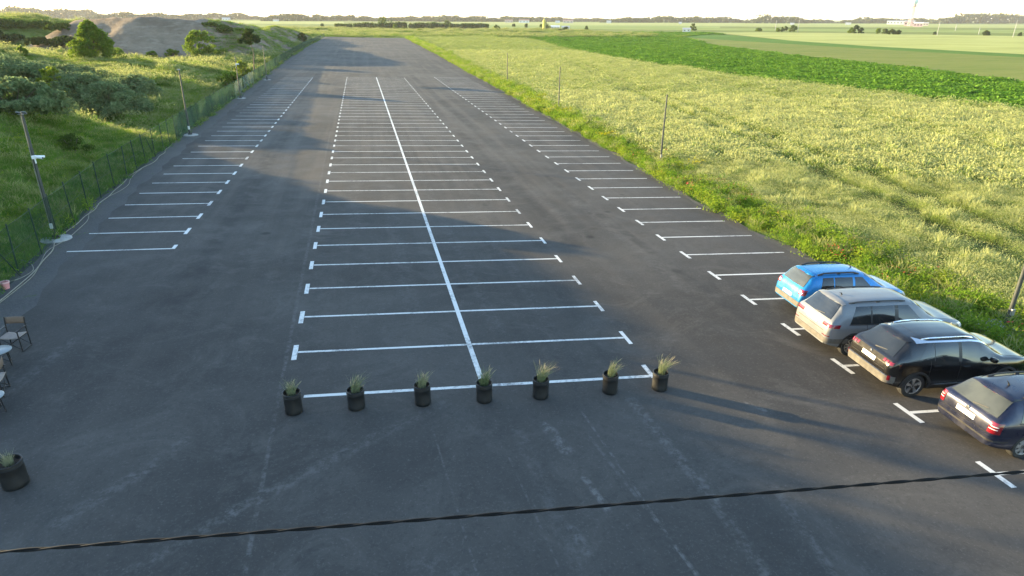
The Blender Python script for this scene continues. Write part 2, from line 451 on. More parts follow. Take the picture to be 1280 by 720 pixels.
# painted lines --------------------------------------------------------------
pm = MB()
def pline(a, b, w=.11, off=.017, n=None):
    a = np.array(a, float); b = np.array(b, float); L = np.linalg.norm(b - a); n = n or max(2, int(L / 2.0) + 1)
    d = (b - a) / L; q = np.array([-d[1], d[0]]) * w / 2
    G = []
    for k in range(n + 1):
        p = a + (b - a) * k / n
        G.append([(*(p + q), float(g0(*(p + q))) + off), (*(p - q), float(g0(*(p - q))) + off)])
    pm.grid(G)
XLc, XRc, XMc = -2.537, 7.44, 2.537
for i in range(43):
    yl, yr = 17.604 + 2.5 * i, 16.868 + 2.5 * i
    w = .105 + .01 * math.sin(i * 3.1)
    pline((XLc + .085, yl), (XMc - .075, yl + (yr - yl) * .5), w); pline((XMc + .075, yl + (yr - yl) * .5), (XRc - .07, yr), w)
    pline((XLc, yl - .47 + .02 * math.sin(i * 5)), (XLc, yl + .47), .145); pline((XRc, yr - .45), (XRc, yr + .45 + .02 * math.sin(i * 4)), .125)
pline((XMc, 14.85), (XMc, 123.2), .145, n=80)
pline((-2.11, 15.07), (XMc - .075, 14.77), .13); pline((XMc + .075, 14.77), (7.2, 14.46), .13); pline((7.27, 14.35), (7.27, 15.1), .14)
for i in range(38):
    y = 28.056 + 2.5 * i
    pline((-12.35 - .012 * 2.5 * i * .6, y + .2), (-8.365, y), .11)
    pline((-8.289, y - (.45 if i else .05)), (-8.289, y + .5), .15)
for i in range(-2, 47):
    y = 9.006 + 2.5 * i
    pline((13.11, y), (17.55 + max(0, lot_right(y) - 17.9) * .55, y - .35), .11); pline((13.04, y - .46), (13.04, y + .46), .14)
0 and pm.add([(-9.6, 29.2, float(g0(-9.6, 29.2)) + .017), (-8.9, 29.05, float(g0(-8.9, 29.05)) + .017), (-8.85, 29.75, float(g0(-8.85, 29.75)) + .017)], [(0, 1, 2)])
pl = pm.build('painted_lines', M['paint'])
tag(pl, 'white painted bay lines on the asphalt', 'road markings', kind='structure')

# fields ---------------------------------------------------------------------
def polyfield(name, pts, off, mat, label):
    """fan of a boundary given on the ground"""
    pts = [np.asarray(p[:2], float) for p in pts]
    bm = bmesh.new(); vs = [bm.verts.new((p[0], p[1], 0)) for p in pts]; bm.faces.new(vs)
    for _ in range(8):
        es = [e for e in bm.edges if e.calc_length() > (9 if min(e.verts[0].co.y, e.verts[1].co.y) < 60 and min(e.verts[0].co.x, e.verts[1].co.x) < 60 else 25) and (e.verts[0].co.y < 160 or e.verts[1].co.y < 160)]
        if not es: break
        bmesh.ops.subdivide_edges(bm, edges=es, cuts=1)
        bmesh.ops.triangulate(bm, faces=bm.faces)
    for v in bm.verts: v.co.z = float(g0(v.co.x, v.co.y)) + off
    bmesh.ops.recalc_face_normals(bm, faces=bm.faces)
    me = bpy.data.meshes.new(name); bm.to_mesh(me); bm.free(); me.materials.append(mat)
    o = bpy.data.objects.new(name, me); COL.objects.link(o)
    return tag(o, label, 'field', kind='structure')

M['wheat_soil'] = mat_field('wheat_stand', (.17, .215, .06), (.25, .29, .085), .5, bumpd=.3, c3=(.3, .33, .11), rows=(.075, .095, .03))
M['maize'] = mat_field('maize_field', (.05, .125, .016), (.08, .16, .022), .6, bumpd=.3, c3=(.11, .2, .03))
M['dull'] = mat_field('thin_crop', (.12, .165, .03), (.165, .185, .045), .25, (.3, 1, 1), bumpd=.3)
M['pale'] = mat_field('pale_wheat', (.27, .3, .09), (.34, .36, .12), .05, (.4, 1, 1), bumpd=.3)
M['farA'] = mat_field('distant_meadow', (.22, .27, .085), (.3, .33, .12), .03, (.25, 1, 1))
M['farB'] = mat_field('distant_crop', (.16, .22, .055), (.22, .27, .08), .03, (.25, 1, 1))
gE = [at(1280, 141), at(1190, 128), at(1055, 112), at(920, 98), at(875, 89), at(765, 73.5), at(715, 63), at(655, 46)]
gE0 = [gE[0] + (gE[0] - gE[1]) * 4.]
wheat_pts = [(lot_right(y) + 3.0, y) for y in (-60, 10, 30, 48, 67, 104, 145, 210, 295, LOT_END)] + [(30, 436)] + [p[:2] for p in gE[::-1]] + [gE0[0][:2]]
polyfield('wheat_field', wheat_pts, .02, M['wheat_soil'], 'pale ripening wheat field beside the parking lot')
green_pts = gE0 + gE + [at(700, 42.6), at(790, 40.6), at(885, 41.2), at(990, 51), at(1090, 58), at(1280, 68), at(1280, 68) + np.array([160, -70, 0]), gE0[0] + np.array([330, -60, 0])]
polyfield('maize_field', green_pts, .03, M['maize'], 'deep green crop field beyond the wheat')
polyfield('thin_crop_field', [at(848, 46.2), at(920, 51), at(1090, 61.5), at(1280, 72), at(1280, 72) + np.array([90, -45, 0]), at(1280, 104) + np.array([60, -30, 0]), at(1280, 104), at(1140, 86), at(990, 70), at(890, 57)], .06, M['dull'], 'dull yellowish strip within the deep green field')
polyfield('pale_field', [at(890, 40.6), at(990, 51), at(1090, 58), at(1280, 68), at(1280, 68) + np.array([260, -120, 0]), at(1400, 47) , at(1280, 45.2), at(1100, 42.2), at(960, 40.4)], .05, M['pale'], 'pale straw coloured field at right')
def band(x0, x1, ya0, yb0, ya1, yb1, mat, label, off=.05):
    polyfield('distant_field', [at(x0, yb0), at((x0 + x1) / 2, (yb0 + yb1) / 2), at(x1, yb1), at(x1, ya1), at(x0, ya0)], off, mat, label)
band(-60, 430, 24.5, 27.5, 27.2, 30.5, M['farA'], 'pale meadow strip beyond the spoil heap')
band(560, 1340, 27.2, 31.2, 31.2, 35.5, M['farA'], 'pale meadow below the right hand horizon', .08)
band(300, 900, 30.6, 34.2, 32.3, 37.6, M['farB'], 'muted green field behind the hedgerow', .05)
band(900, 1340, 35.4, 38.2, 38.2, 42.0, M['farB'], 'muted green strip beneath the radar tower', .06)

# spoil heap -----------------------------------------------------------------
PL = np.array([(-67, 194, 8.9), (-52, 188, 9.5), (-40, 187, 9.2), (-35.5, 201, 8.6), (-34.5, 235, 7.4), (-33, 262, 5.2), (-32, 285, 6.2), (-31, 310, 5.4), (-28, 345, 3.0)])
def heap(X, Y):
    H = np.full(X.shape, -9.)
    for a, b in zip(PL[:-1], PL[1:]):
        d = b[:2] - a[:2]; t = np.clip(((X - a[0]) * d[0] + (Y - a[1]) * d[1]) / (d @ d), 0, 1)
        dd = np.hypot(X - a[0] - t * d[0], Y - a[1] - t * d[1]); h = a[2] + t * (b[2] - a[2])
        wob = 1 + .35 * fbm(X * .12, Y * .12, 3, 21)
        H = np.maximum(H, h - np.sqrt(dd * dd + 3.) * .6 * wob + .9)
    # second dumps behind
    H = np.maximum(H, 8.2 - np.hypot((X + 52) * .55, Y - 214) * .5)
    return H + 1.1 * fbm(X * .22, Y * .22, 4, 31) + .35 * fbm(X * .9, Y * .9, 3, 33)
hx_ = np.arange(-110, -14, .8); hy_ = np.arange(160, 372, 1.2)
HX, HY = np.meshgrid(hx_, hy_, indexing='ij')
HZ = g0(HX, HY) + np.minimum(heap(HX, HY), 9.6)
np_mesh('spoil_heap', np.stack([HX, HY, HZ], -1).reshape(-1, 3), grid_faces(len(hx_), len(hy_)), M['dirt'], smooth=True)
hp = bpy.data.objects['spoil_heap']; tag(hp, 'bare brown soil heap beyond the grassy bank', 'soil heap', kind='structure')
# drop the part buried well below the ground
bm = bmesh.new(); bm.from_mesh(hp.data)
bm.verts.ensure_lookup_table()
dead = [v for v in bm.verts if v.co.z < gz(np.array([v.co.x]), np.array([v.co.y]))[0] - 1.2]
bmesh.ops.delete(bm, geom=dead, context='VERTS'); bm.to_mesh(hp.data); bm.free()
def top_z(X, Y):
    X = np.asarray(X, float); Y = np.asarray(Y, float)
    return np.maximum(gz(X, Y), g0(X, Y) + np.where(Y > 160, np.minimum(heap(X, Y), 9.6), -9))


# ------------------------------------------------------------------ vegetation tools
def tuft_mesh(name, n, h, spread, w, lean, mat, head=0., segs=2, seed=0):
    g = np.random.default_rng(seed); V = []; F = []; T = []
    for _ in range(n):
        a = g.uniform(0, 6.283); r = spread * math.sqrt(g.uniform()); x, y = r * math.cos(a), r * math.sin(a)
        hh = h * g.uniform(.6, 1.1); la = g.uniform(0, 6.283); ll = lean * g.uniform(.2, 1.) * hh
        wa = g.uniform(0, 6.283); wx, wy = math.cos(wa) * w / 2, math.sin(wa) * w / 2
        b = len(V)
        lv = [0, .5, .8, 1.] if head else [0, .45, 1.]
        for t in lv:
            k = (1 - .75 * t)
            if head: k = {0: .5, .5: .5, .8: 1 + head, 1.: .5}[t]
            px, py, pz = x + math.cos(la) * ll * t ** 1.8, y + math.sin(la) * ll * t ** 1.8, hh * (t - .22 * lean * t * t)
            V += [(px - wx * k, py - wy * k, pz), (px + wx * k, py + wy * k, pz)]; T += [t, t]
        for q in range(len(lv) - 1): F.append((b + 2 * q, b + 2 * q + 1, b + 2 * q + 3, b + 2 * q + 2))
    return np_mesh(name, np.array(V), np.array(F), mat, link=False, attrs={'tip': np.array(T)})

def leaf_quads(C, size, g, flat=.0):
    """C (n,3) centres -> random oriented diamond leaves"""
    n = len(C)
    a = g.normal(size=(n, 3)); a[:, 2] *= (1 - flat); a /= np.linalg.norm(a, axis=1)[:, None]
    b = g.normal(size=(n, 3)); b -= (b * a).sum(1)[:, None] * a; b /= np.linalg.norm(b, axis=1)[:, None] + 1e-9
    s = size * g.uniform(.6, 1.25, (n, 1))
    V = np.stack([C + a * s, C + b * s * .5 + a * s * .1, C - a * s, C - b * s * .5 - a * s * .1], 1).reshape(-1, 3)
    return V, np.arange(4 * n).reshape(-1, 4)

def weed_mesh(name, n, h, spread, leaf, mat, seed=0):
    g = np.random.default_rng(seed)
    C = np.stack([g.normal(0, spread * .5, n), g.normal(0, spread * .5, n), h * g.beta(1.6, 1.3, n)], 1)
    V, F = leaf_quads(C, leaf, g)
    V[:, 2] = np.maximum(V[:, 2], 0)
    return np_mesh(name, V, F, mat, link=False, attrs={'tip': V[:, 2] / h})

def scatter(name, P, protos, scale, rng, label, cat, tilt=.12, weights=None, zs=None):
    n = len(P)
    me = bpy.data.meshes.new(name); me.vertices.add(n); me.vertices.foreach_set('co', np.ascontiguousarray(P, np.float32).ravel())
    rot = np.stack([rng.normal(0, tilt, n), rng.normal(0, tilt, n), rng.uniform(0, 6.283, n)], 1)
    scale = np.broadcast_to(np.asarray(scale, float).reshape(len(scale) if np.ndim(scale) else 1, -1), (n, 3)) if np.ndim(scale) else np.full((n, 3), scale)
    scale = scale * rng.uniform(.75, 1.25, (n, 1))
    if zs is not None: scale = scale * np.stack([np.ones(n), np.ones(n), zs], 1)
    idx = rng.choice(len(protos), n, p=weights)
    for an, ar, ty in (('rot', rot, 'FLOAT_VECTOR'), ('scl', scale, 'FLOAT_VECTOR')):
        a = me.attributes.new(an, ty, 'POINT'); a.data.foreach_set('vector', np.ascontiguousarray(ar, np.float32).ravel())
    a = me.attributes.new('idx', 'INT', 'POINT'); a.data.foreach_set('value', idx.astype(np.int32))
    o = bpy.data.objects.new(name, me); COL.objects.link(o)
    pc = bpy.data.collections.new(name + '_kinds')
    for k, p in enumerate(protos):
        q = p.copy(); q.name = '%s_%02d' % (name, k); pc.objects.link(q)
    ng = bpy.data.node_groups.new(name + '_nodes', 'GeometryNodeTree')
    ng.interface.new_socket('Geometry', in_out='INPUT', socket_type='NodeSocketGeometry')
    ng.interface.new_socket('Geometry', in_out='OUTPUT', socket_type='NodeSocketGeometry')
    gi = ng.nodes.new('NodeGroupInput'); go = ng.nodes.new('NodeGroupOutput'); ip = ng.nodes.new('GeometryNodeInstanceOnPoints')
    ci = ng.nodes.new('GeometryNodeCollectionInfo'); ci.inputs['Collection'].default_value = pc
    ci.inputs['Separate Children'].default_value = True; ci.inputs['Reset Children'].default_value = True
    def na(nm, ty):
        q = ng.nodes.new('GeometryNodeInputNamedAttribute'); q.data_type = ty; q.inputs['Name'].default_value = nm; return q.outputs['Attribute']
    L = ng.links.new
    L(gi.outputs[0], ip.inputs['Points']); L(ci.outputs[0], ip.inputs['Instance']); ip.inputs['Pick Instance'].default_value = True
    L(na('idx', 'INT'), ip.inputs['Instance Index']); L(na('rot', 'FLOAT_VECTOR'), ip.inputs['Rotation']); L(na('scl', 'FLOAT_VECTOR'), ip.inputs['Scale'])
    L(ip.outputs[0], go.inputs[0])
    o.modifiers.new('scatter', 'NODES').node_group = ng
    print(name, n)
    return tag(o, label, cat, kind='stuff')

def sample(x0, x1, y0, y1, dens, rng, keep=None, margin=110):
    n = int((x1 - x0) * (y1 - y0) * dens)
    X = rng.uniform(x0, x1, n); Y = rng.uniform(y0, y1, n)
    Z = g0(X, Y)
    u, v, d = project(np.stack([X, Y, Z], 1))
    mg = np.where(d < 45, 520, margin)
    m = (d > 1) & (u > -mg) & (u < 1280 + mg) & (v < 740 + mg)
    if keep is not None: m &= keep(X, Y)
    return X[m], Y[m]

GEX = np.array([p[0] for p in gE0 + gE]); GEY = np.array([p[1] for p in gE0 + gE])
def wheat_keep(X, Y):
    bx = np.interp(Y, GEY, GEX)
    n = fbm(X * .5, Y * .5, 2, 77)
    # tramlines of the sprayer
    tr = np.zeros(X.shape, bool)
    for x0 in (31.5, 49.5, 67.5):
        for dx in (0, -2.7):
            c = x0 + dx + .175 * (Y - 36) + .4 * np.sin(Y * .05)
            tr |= np.abs(X - c) < np.where(Y < 48, .62, .8)
    return (X > lot_right(Y) + 2.9 + 1.2 * n) & (X < bx - .3) & ~tr

M['wheat'] = mat_blades('wheat_blades', (.2, .285, .06), (.29, .355, .09), (.245, .325, .07), .48, headcol=(.39, .41, .17))
M['grass'] = mat_blades('grass_blades', (.068, .17, .022), (.14, .25, .035), (.21, .28, .06), .48, headcol=(.3, .31, .12))
M['weeds'] = mat_blades('weed_leaves', (.11, .21, .024), (.21, .3, .034), (.3, .35, .04), .5, patch=.35)
M['maize_leaf'] = mat_blades('maize_leaves', (.07, .17, .02), (.115, .23, .03), (.15, .27, .04), .35)
M['poppy'] = simple('poppy_petals', (.42, .03, .015), .6)
M['mustard'] = mat_leaf('yellow_blossom', (.3, .29, .02), (.4, .36, .02), .4)

wheat_k = [weed_mesh('wheat_canopy', 430, .64, .66, .022, M['wheat'], 31), weed_mesh('wheat_canopy', 430, .6, .64, .021, M['wheat'], 32)] + [tuft_mesh('wheat_tuft', 95, .74, .42, .019, .45, M['wheat'], head=.6, seed=s) for s in (1, 2, 3)]
wheat_far = [weed_mesh('wheat_far_canopy', 200, .6, .75, .052, M['wheat'], 33), weed_mesh('wheat_far_canopy', 200, .6, .75, .05, M['wheat'], 34)] + [tuft_mesh('wheat_far_tuft', 60, .7, .55, .045, .5, M['wheat'], head=.5, seed=s) for s in (4, 5)]
g = RNG
def lod(x0, x1, y0, y1, dens, s, keep, protos, nm, lab, cat, zfun=None, tilt=.12, dist=(0, 1e9), zvar=None, wts=None):
    X, Y = sample(x0, x1, y0, y1, dens, g, lambda a, b: keep(a, b) & (np.hypot(a, b) >= dist[0]) & (np.hypot(a, b) < dist[1]))
    Z = (zfun or g0)(X, Y)
    zs = zvar(X, Y) if zvar else None
    return scatter(nm, np.stack([X, Y, Z], 1), protos, s, g, lab, cat, tilt, weights=wts, zs=zs)
hv = lambda X, Y: .92 + .3 * (fbm(X * .28, Y * .28, 3, 51) + .25) + .45 * fbm(X * .9, Y * .9, 2, 55)
lod(18, 75, -8, 60, 6.4, 1.0, wheat_keep, wheat_k, 'wheat_crop', 'pale bearded wheat standing nearest the parked cars', 'wheat', dist=(0, 48), zvar=hv, tilt=.16, wts=[.455, .455, .03, .03, .03])
lod(18, 110, 20, 110, 3.6, 1.2, wheat_keep, wheat_far, 'wheat_crop', 'pale wheat standing in the middle of the field', 'wheat', dist=(48, 95), zvar=hv, tilt=.18, wts=[.44, .44, .06, .06])
lod(20, 130, 40, 230, 1.5, [(1.9, 1.9, 1.5)], wheat_keep, wheat_far, 'wheat_crop', 'pale wheat standing in the far half of the field', 'wheat', dist=(95, 230), tilt=.2, zvar=lambda X, Y: .6 * hv(X, Y), wts=[.46, .46, .04, .04])
lod(20, 135, 180, 440, .55, [(2.6, 2.6, .8)], wheat_keep, wheat_far, 'wheat_crop', 'pale wheat standing at the far end of the field', 'wheat', dist=(230, 445), tilt=.2, zvar=lambda X, Y: np.full(X.shape, .6), wts=[.48, .48, .02, .02])

# verge of weeds between asphalt and wheat
def verge_keep(X, Y):
    r = lot_right(Y); n = 1.1 * fbm(X * .4, Y * .4, 3, 61)
    return (X > r + .05 + .55 * (fbm(X * .8, Y * .8, 2, 62) + .3)) & (X < r + 3.6 + 1.4 * n)
weed_k = [weed_mesh('weed_a', 210, .6, .5, .05, M['weeds'], 11), weed_mesh('weed_b', 160, .42, .45, .055, M['weeds'], 12), tuft_mesh('verge_grass', 60, .72, .36, .018, .6, M['grass'], head=.2, seed=13), weed_mesh('weed_c', 150, .85, .34, .045, M['weeds'], 14)]
lod(17, 30, -8, 60, 5.5, .95, verge_keep, weed_k, 'verge_weeds', 'bright green weeds and grass along the lot edge behind the cars', 'weeds', dist=(0, 60), zvar=hv)
lod(17, 32, 40, 200, 3.2, 1.25, verge_keep, weed_k, 'verge_weeds', 'bright green weeds along the distant lot edge', 'weeds', dist=(60, 200))
lod(17, 34, 150, 375, 1.1, 1.8, verge_keep, weed_k, 'verge_weeds', 'thin green verge running to the end of the lot', 'weeds', dist=(200, 420))
# poppies and yellow blossom in it
fl = weed_mesh('poppy_head', 5, .2, .25, .045, M['poppy'], 15); fl2 = weed_mesh('mustard_head', 60, .5, .45, .055, M['mustard'], 16)
def poppy_keep(X, Y): return verge_keep(X, Y) & (fbm(X * .35, Y * .35, 2, 71) > .0)
X, Y = sample(17.5, 25, -5, 48, 2.2, g, poppy_keep); scatter('poppies', np.stack([X, Y, g0(X, Y) + .5], 1), [fl], 1., g, 'scattered red poppies in the verge behind the cars', 'poppies')
def must_keep(X, Y): return verge_keep(X, Y) & (fbm(X * .3, Y * .3, 2, 73) > .09)
X, Y = sample(17.5, 25, -5, 90, 1.3, g, must_keep); scatter('yellow_blossom', np.stack([X, Y, g0(X, Y) + .3], 1), [fl2], 1., g, 'clumps of yellow blossom in the weedy verge', 'flowers')

# maize
mz = [weed_mesh('maize_clump', 55, .55, .9, .2, M['maize_leaf'], s) for s in (17, 18)]
def green_keep(X, Y):
    return (X > np.interp(Y, GEY, GEX) + .6)
thin_poly = [(p[0], p[1]) for p in [at(848, 46.2), at(890, 43), at(920, 44), at(1090, 50), at(1280, 60), at(1340, 62), at(1340, 114), at(1280, 104), at(1140, 86), at(990, 70), at(890, 57)]]
def inpoly(X, Y, poly):
    r = np.zeros(X.shape, bool)
    for (x1, y1), (x2, y2) in zip(poly, poly[1:] + poly[:1]):
        c = ((y1 > Y) != (y2 > Y)) & (X < (x2 - x1) * (Y - y1) / (y2 - y1 + 1e-12) + x1); r ^= c
    return r
gp = [(p[0], p[1]) for p in green_pts]
lod(70, 260, 40, 330, .8, [(1.3, 1.3, 1.0)], lambda X, Y: inpoly(X, Y, gp) & ~inpoly(X, Y, thin_poly), mz, 'maize_crop', 'deep green leafy crop beyond the wheat', 'crop', dist=(0, 330), zvar=lambda X, Y: .75 + .9 * fbm(X * .4, Y * .4, 2, 210))
lod(90, 300, 280, 560, .22, [(2.4, 2.4, 1.0)], lambda X, Y: inpoly(X, Y, gp) & ~inpoly(X, Y, thin_poly), mz, 'maize_crop', 'deep green leafy crop at the far left end of its field', 'crop', dist=(330, 620))

# wild grass on the left
def wild_keep(X, Y):
    d = fence_x(Y) - X
    bare = np.where(Y > 160, np.minimum(heap(X, Y), 9.6) > hills(X, Y) + .1, False)
    return (d > .15) & ~bare & (fbm(X * .22, Y * .22, 3, 81) > -.23)
gr_k = [tuft_mesh('grass_a', 70, .55, .5, .02, .7, M['grass'], seed=21), tuft_mesh('grass_b', 50, .75, .42, .018, .5, M['grass'], head=.5, seed=22), weed_mesh('herb', 130, .5, .5, .05, M['weeds'], 23), tuft_mesh('grass_c', 70, .4, .55, .022, .9, M['grass'], seed=24)]
wv = lambda X, Y: .7 + .9 * (fbm(X * .3, Y * .3, 3, 91) + .25)
lod(-45, -12, 4, 66, 5.0, 1.0, wild_keep, gr_k, 'wild_grass', 'tall rough grass on the bank beside the fence', 'grass', zfun=gz, dist=(0, 62), zvar=wv)
lod(-75, -13, 45, 135, 3.4, [(1.5, 1.5, .95)], wild_keep, gr_k, 'wild_grass', 'rough grass around the willow bushes beyond the bank', 'grass', zfun=gz, dist=(62, 130), zvar=wv)
lod(-170, -14, 95, 330, 1.0, [(2.2, 2.2, 1.0)], wild_keep, gr_k, 'wild_grass', 'grass on the far banks in front of the soil heap', 'grass', zfun=gz, dist=(130, 330), zvar=wv)
def clump_keep(X, Y):
    d = fence_x(Y) - X
    bare = np.where(Y > 160, np.minimum(heap(X, Y), 9.6) > hills(X, Y) + .1, False)
    return (d > 3) & ~bare & (fbm(X * .17, Y * .17, 3, 181) > .05)
M['rank_weed'] = mat_blades('rank_weeds', (.06, .14, .02), (.16, .27, .035), (.23, .31, .06), .46, headcol=(.3, .32, .12), patch=.12)
wc_k = [weed_mesh('rank_a', 330, 1.15, .75, .07, M['rank_weed'], 41), weed_mesh('rank_b', 260, .85, .95, .075, M['rank_weed'], 42), tuft_mesh('rank_c', 80, 1.25, .5, .02, .6, M['rank_weed'], head=1.2, seed=43)]
lod(-45, -12, 14, 66, .55, .8, clump_keep, wc_k, 'rank_weeds', 'tall rank weeds standing out of the grass on the near bank', 'weeds', zfun=gz, dist=(0, 62), zvar=wv)
lod(-80, -13, 45, 140, .5, [(1.3, 1.3, 1.1)], clump_keep, wc_k, 'rank_weeds', 'tall rank weeds on the middle banks', 'weeds', zfun=gz, dist=(62, 130), zvar=wv)
lod(-170, -14, 95, 330, .3, [(2.2, 2.2, 1.6)], clump_keep, wc_k, 'rank_weeds', 'rank weeds covering the far overgrown banks', 'weeds', zfun=gz, dist=(130, 330), zvar=wv)
def heap_green(X, Y): return (np.minimum(heap(X, Y), 9.6) > hills(X, Y)) & ((X > -37 - .02 * (Y - 190)) | (Y > 215)) & (fbm(X * .16, Y * .16, 3, 83) > .0) & (X > -40)
lod(-44, -16, 168, 345, .9, [(2.2, 2.2, .9)], heap_green, gr_k, 'heap_grass', 'green weeds creeping over the right end of the soil heap', 'weeds', zfun=top_z)

# ------------------------------------------------------------------ trees and bushes
def crown(name, loc_fun, n_cl, per, leaf, mat, parent, g, cl_r):
    Cs = []
    for _ in range(n_cl):
        c, k = loc_fun(g)
        r = cl_r * g.uniform(.6, 1.25) * k
        q = g.normal(size=(per, 3)); q /= np.linalg.norm(q, axis=1)[:, None]
        q *= (r * g.uniform(.25, 1, (per, 1)) ** .5) * np.array([1, 1, .75])
        Cs.append(c + q)
    V, F = leaf_quads(np.concatenate(Cs), leaf, g, .2)
    return np_mesh(name, V, F, mat, parent)

def tree(name, label, loc, h, w, mat, n_cl=60, per=60, leaf=.22, trunk=.25, base=.15, group=None, seed=0, shape='round', tr=None, cat='tree'):
    g = np.random.default_rng(seed + 1000)
    e = empty(name, loc, g.uniform(0, 6.28), label, cat, group)
    t = MB(); th = h * .8
    tr = tr or h * .022
    pts = [(0, 0, -.3)] + [(math.sin(k * 1.3 + seed) * h * .012 * k, math.cos(k * 1.7 + seed) * h * .01 * k, th * k / 5) for k in range(1, 6)]
    t.tube(pts, [tr * 1.25, tr, tr * .85, tr * .65, tr * .4, tr * .15], 7)
    lo = h * base
    for k in range(9):
        z = lo + (th - lo) * (k + .5) / 9; a = k * 2.4 + seed; L = w * .42 * (1 - .5 * k / 9)
        p0 = Vector(np.array([np.interp(z, [p[2] for p in pts], [p[i] for p in pts]) for i in (0, 1)] + [z]))
        p2 = p0 + Vector((math.cos(a) * L, math.sin(a) * L, L * .7)); p1 = p0.lerp(p2, .5) + Vector((0, 0, -.06 * L))
        t.tube([p0, p1, p2], [tr * .4, tr * .27, tr * .1], 5)
    t.build('trunk', M['bark'], e, smooth=True)
    def lf(g):
        z = g.uniform(0, 1)
        if shape == 'cone': rad = (1 - z) ** .75 * .95 + .05
        elif shape == 'umbrella': rad = .4 + .6 * math.sin(math.pi * min(1, z + .25))
        else: rad = math.sin(math.pi * (.12 + .82 * z)) ** .7
        a = g.uniform(0, 6.283); r = w / 2 * rad * math.sqrt(g.uniform(.12, 1)) * (1 + .22 * math.sin(3 * a + seed))
        return np.array([r * math.cos(a), r * math.sin(a), lo + (h - lo) * (.06 + .9 * z)]), .75 + .35 * rad
    crown('crown', lf, n_cl, per, leaf, mat, e, g, w * .095)
    return e

def bush(label, loc, h, w, mat, n_cl=40, per=60, leaf=.16, group=None, seed=0, name='bush', cat='bush', stems=True, elong=1.):
    g = np.random.default_rng(seed + 2000)
    e = empty(name, loc, g.uniform(0, 6.28), label, cat, group)
    def lf(g):
        z = g.uniform(0, 1); a = g.uniform(0, 6.283); rad = math.sqrt(max(0, 1 - z * z)) * .9 + .1
        r = w / 2 * rad * math.sqrt(g.uniform(.1, 1)) * (1 + .2 * math.sin(2 * a + seed))
        return np.array([r * math.cos(a) * elong, r * math.sin(a), h * (.08 + .84 * z)]), 1.
    if stems:
        t = MB()
        for k in range(7):
            a = k * .9; t.tube([(0.06 * math.cos(a), .06 * math.sin(a), -.25), (w * .14 * math.cos(a), w * .14 * math.sin(a), h * .4), (w * .3 * math.cos(a), w * .3 * math.sin(a), h * .75)], [.05, .035, .012], 5)
        t.build('stem', M['bark'], e)
    crown('foliage', lf, n_cl, per, leaf, mat, e, g, min(w, h * 1.6) * .16)
    return e

def hit(x, y, zf=None):
    """first point of the left hand terrain seen at a pixel"""
    D = CF_ + CR_ * (x - 640) / CAM_F - CU_ * (y - 360) / CAM_F
    D = D / np.linalg.norm(D)
    T = np.arange(8, 600, .25); P = CAMP + D * T[:, None]
    z = (zf or top_z)(P[:, 0], P[:, 1]); k = np.argmax(P[:, 2] < z)
    return P[k] if P[k, 2] < z[k] else P[-1]

def put(x, y): return tuple(hit(x, y))
def pxs(p): return float(np.linalg.norm(np.array(p) - CAMP)) / CAM_F * .96

p = put(120, 75); s_ = pxs(p); tree('bushy_tree', 'broad bright green tree left of the soil heap', p, 38 * s_, 46 * s_, M['leaf_bright'], 190, 90, .17, base=.05, seed=1, shape='cone')
p = put(253, 78); s_ = pxs(p); tree('bushy_tree', 'small rounded green tree in front of the soil heap', p, 33 * s_, 34 * s_, M['leaf_bright'], 130, 90, .16, base=.12, seed=2)
p = put(150, 74); bush('little pale green sapling at the foot of the soil heap', p, 2.4, 2.3, M['leaf_bright'], 20, 40, .2, seed=3, name='sapling')
fy = 124.; p = (fence_x(fy) - 1.4, fy, float(gz(np.array([fence_x(fy) - 1.4]), np.array([fy]))[0]))
tree('slender_tree', 'slim dark tree with a bare trunk behind the fence', p, 7.6, 3.3, M['leaf_dark'], 50, 70, .17, base=.68, seed=4, shape='umbrella', tr=.13)
fy = 119.; p = (fence_x(fy) - 2.6, fy, float(gz(np.array([fence_x(fy) - 2.6]), np.array([fy]))[0]))
bush('round yellow green bush behind the far fence', p, 3.1, 2.5, M['leaf_yellow'], 30, 60, .17, seed=5)
p = put(289, 112); bush('leaning yellow green shrub just behind the fence', p, 2.4, 3.4, M['leaf_bright'], 34, 60, .2, seed=6)
p = put(378, 52); bush('dark round bush near the far end of the fence', p, 3.6, 3.6, M['leaf_dark'], 30, 50, .3, seed=7)
p = put(74, 132); tree('young_tree', 'bright yellow green young tree among the willow bushes', p, 3.4, 2.4, M['leaf_yellow'], 44, 50, .15, base=.06, seed=8)
p = put(64, 134); bush('low yellow green shoot beside the young tree', p, 1.2, 1.2, M['leaf_yellow'], 12, 40, .13, seed=9)
p = put(92, 190); bush('dark solitary bush on the shaded grassy bank', p, 1.1, 1.5, M['leaf_mid'], 26, 90, .07, seed=10)
WL = [(8, 112, 3.0, 7.5, 'leftmost grey green willow bush at the photo edge'), (40, 118, 2.6, 6.5, 'grey green willow bush left of the young tree'), (105, 128, 2.6, 6.0, 'grey green willow bush right of the young tree'),
      (140, 140, 2.5, 6.2, 'roundest pale grey green willow bush, nearest the fence'), (165, 122, 2.2, 5.5, 'grey green willow bush nearest the second lamp post'), (95, 108, 2.2, 6.5, 'grey green willow bush in the back row of the thicket'),
      (55, 104, 2.2, 6.5, 'willow bush in the back row at the left'), (20, 142, 2.0, 5., 'low willow bush behind the crest of the bank')]
for k, (x, y, h, w, lab) in enumerate(WL):
    bush(lab, put(x, y), h, w, M['leaf_willow'], 80, 170, .12, 'willow bushes behind the bank', 20 + k, 'willow_bush', elong=1.1)
SH = [(8, 34, 2.2, 7), (30, 35, 1.8, 6), (54, 34, 1.8, 7), (76, 38, 1.7, 6), (20, 52, 1.9, 7), (50, 56, 1.7, 6), (84, 58, 2.2, 7), (-15, 46, 2.5, 8)]
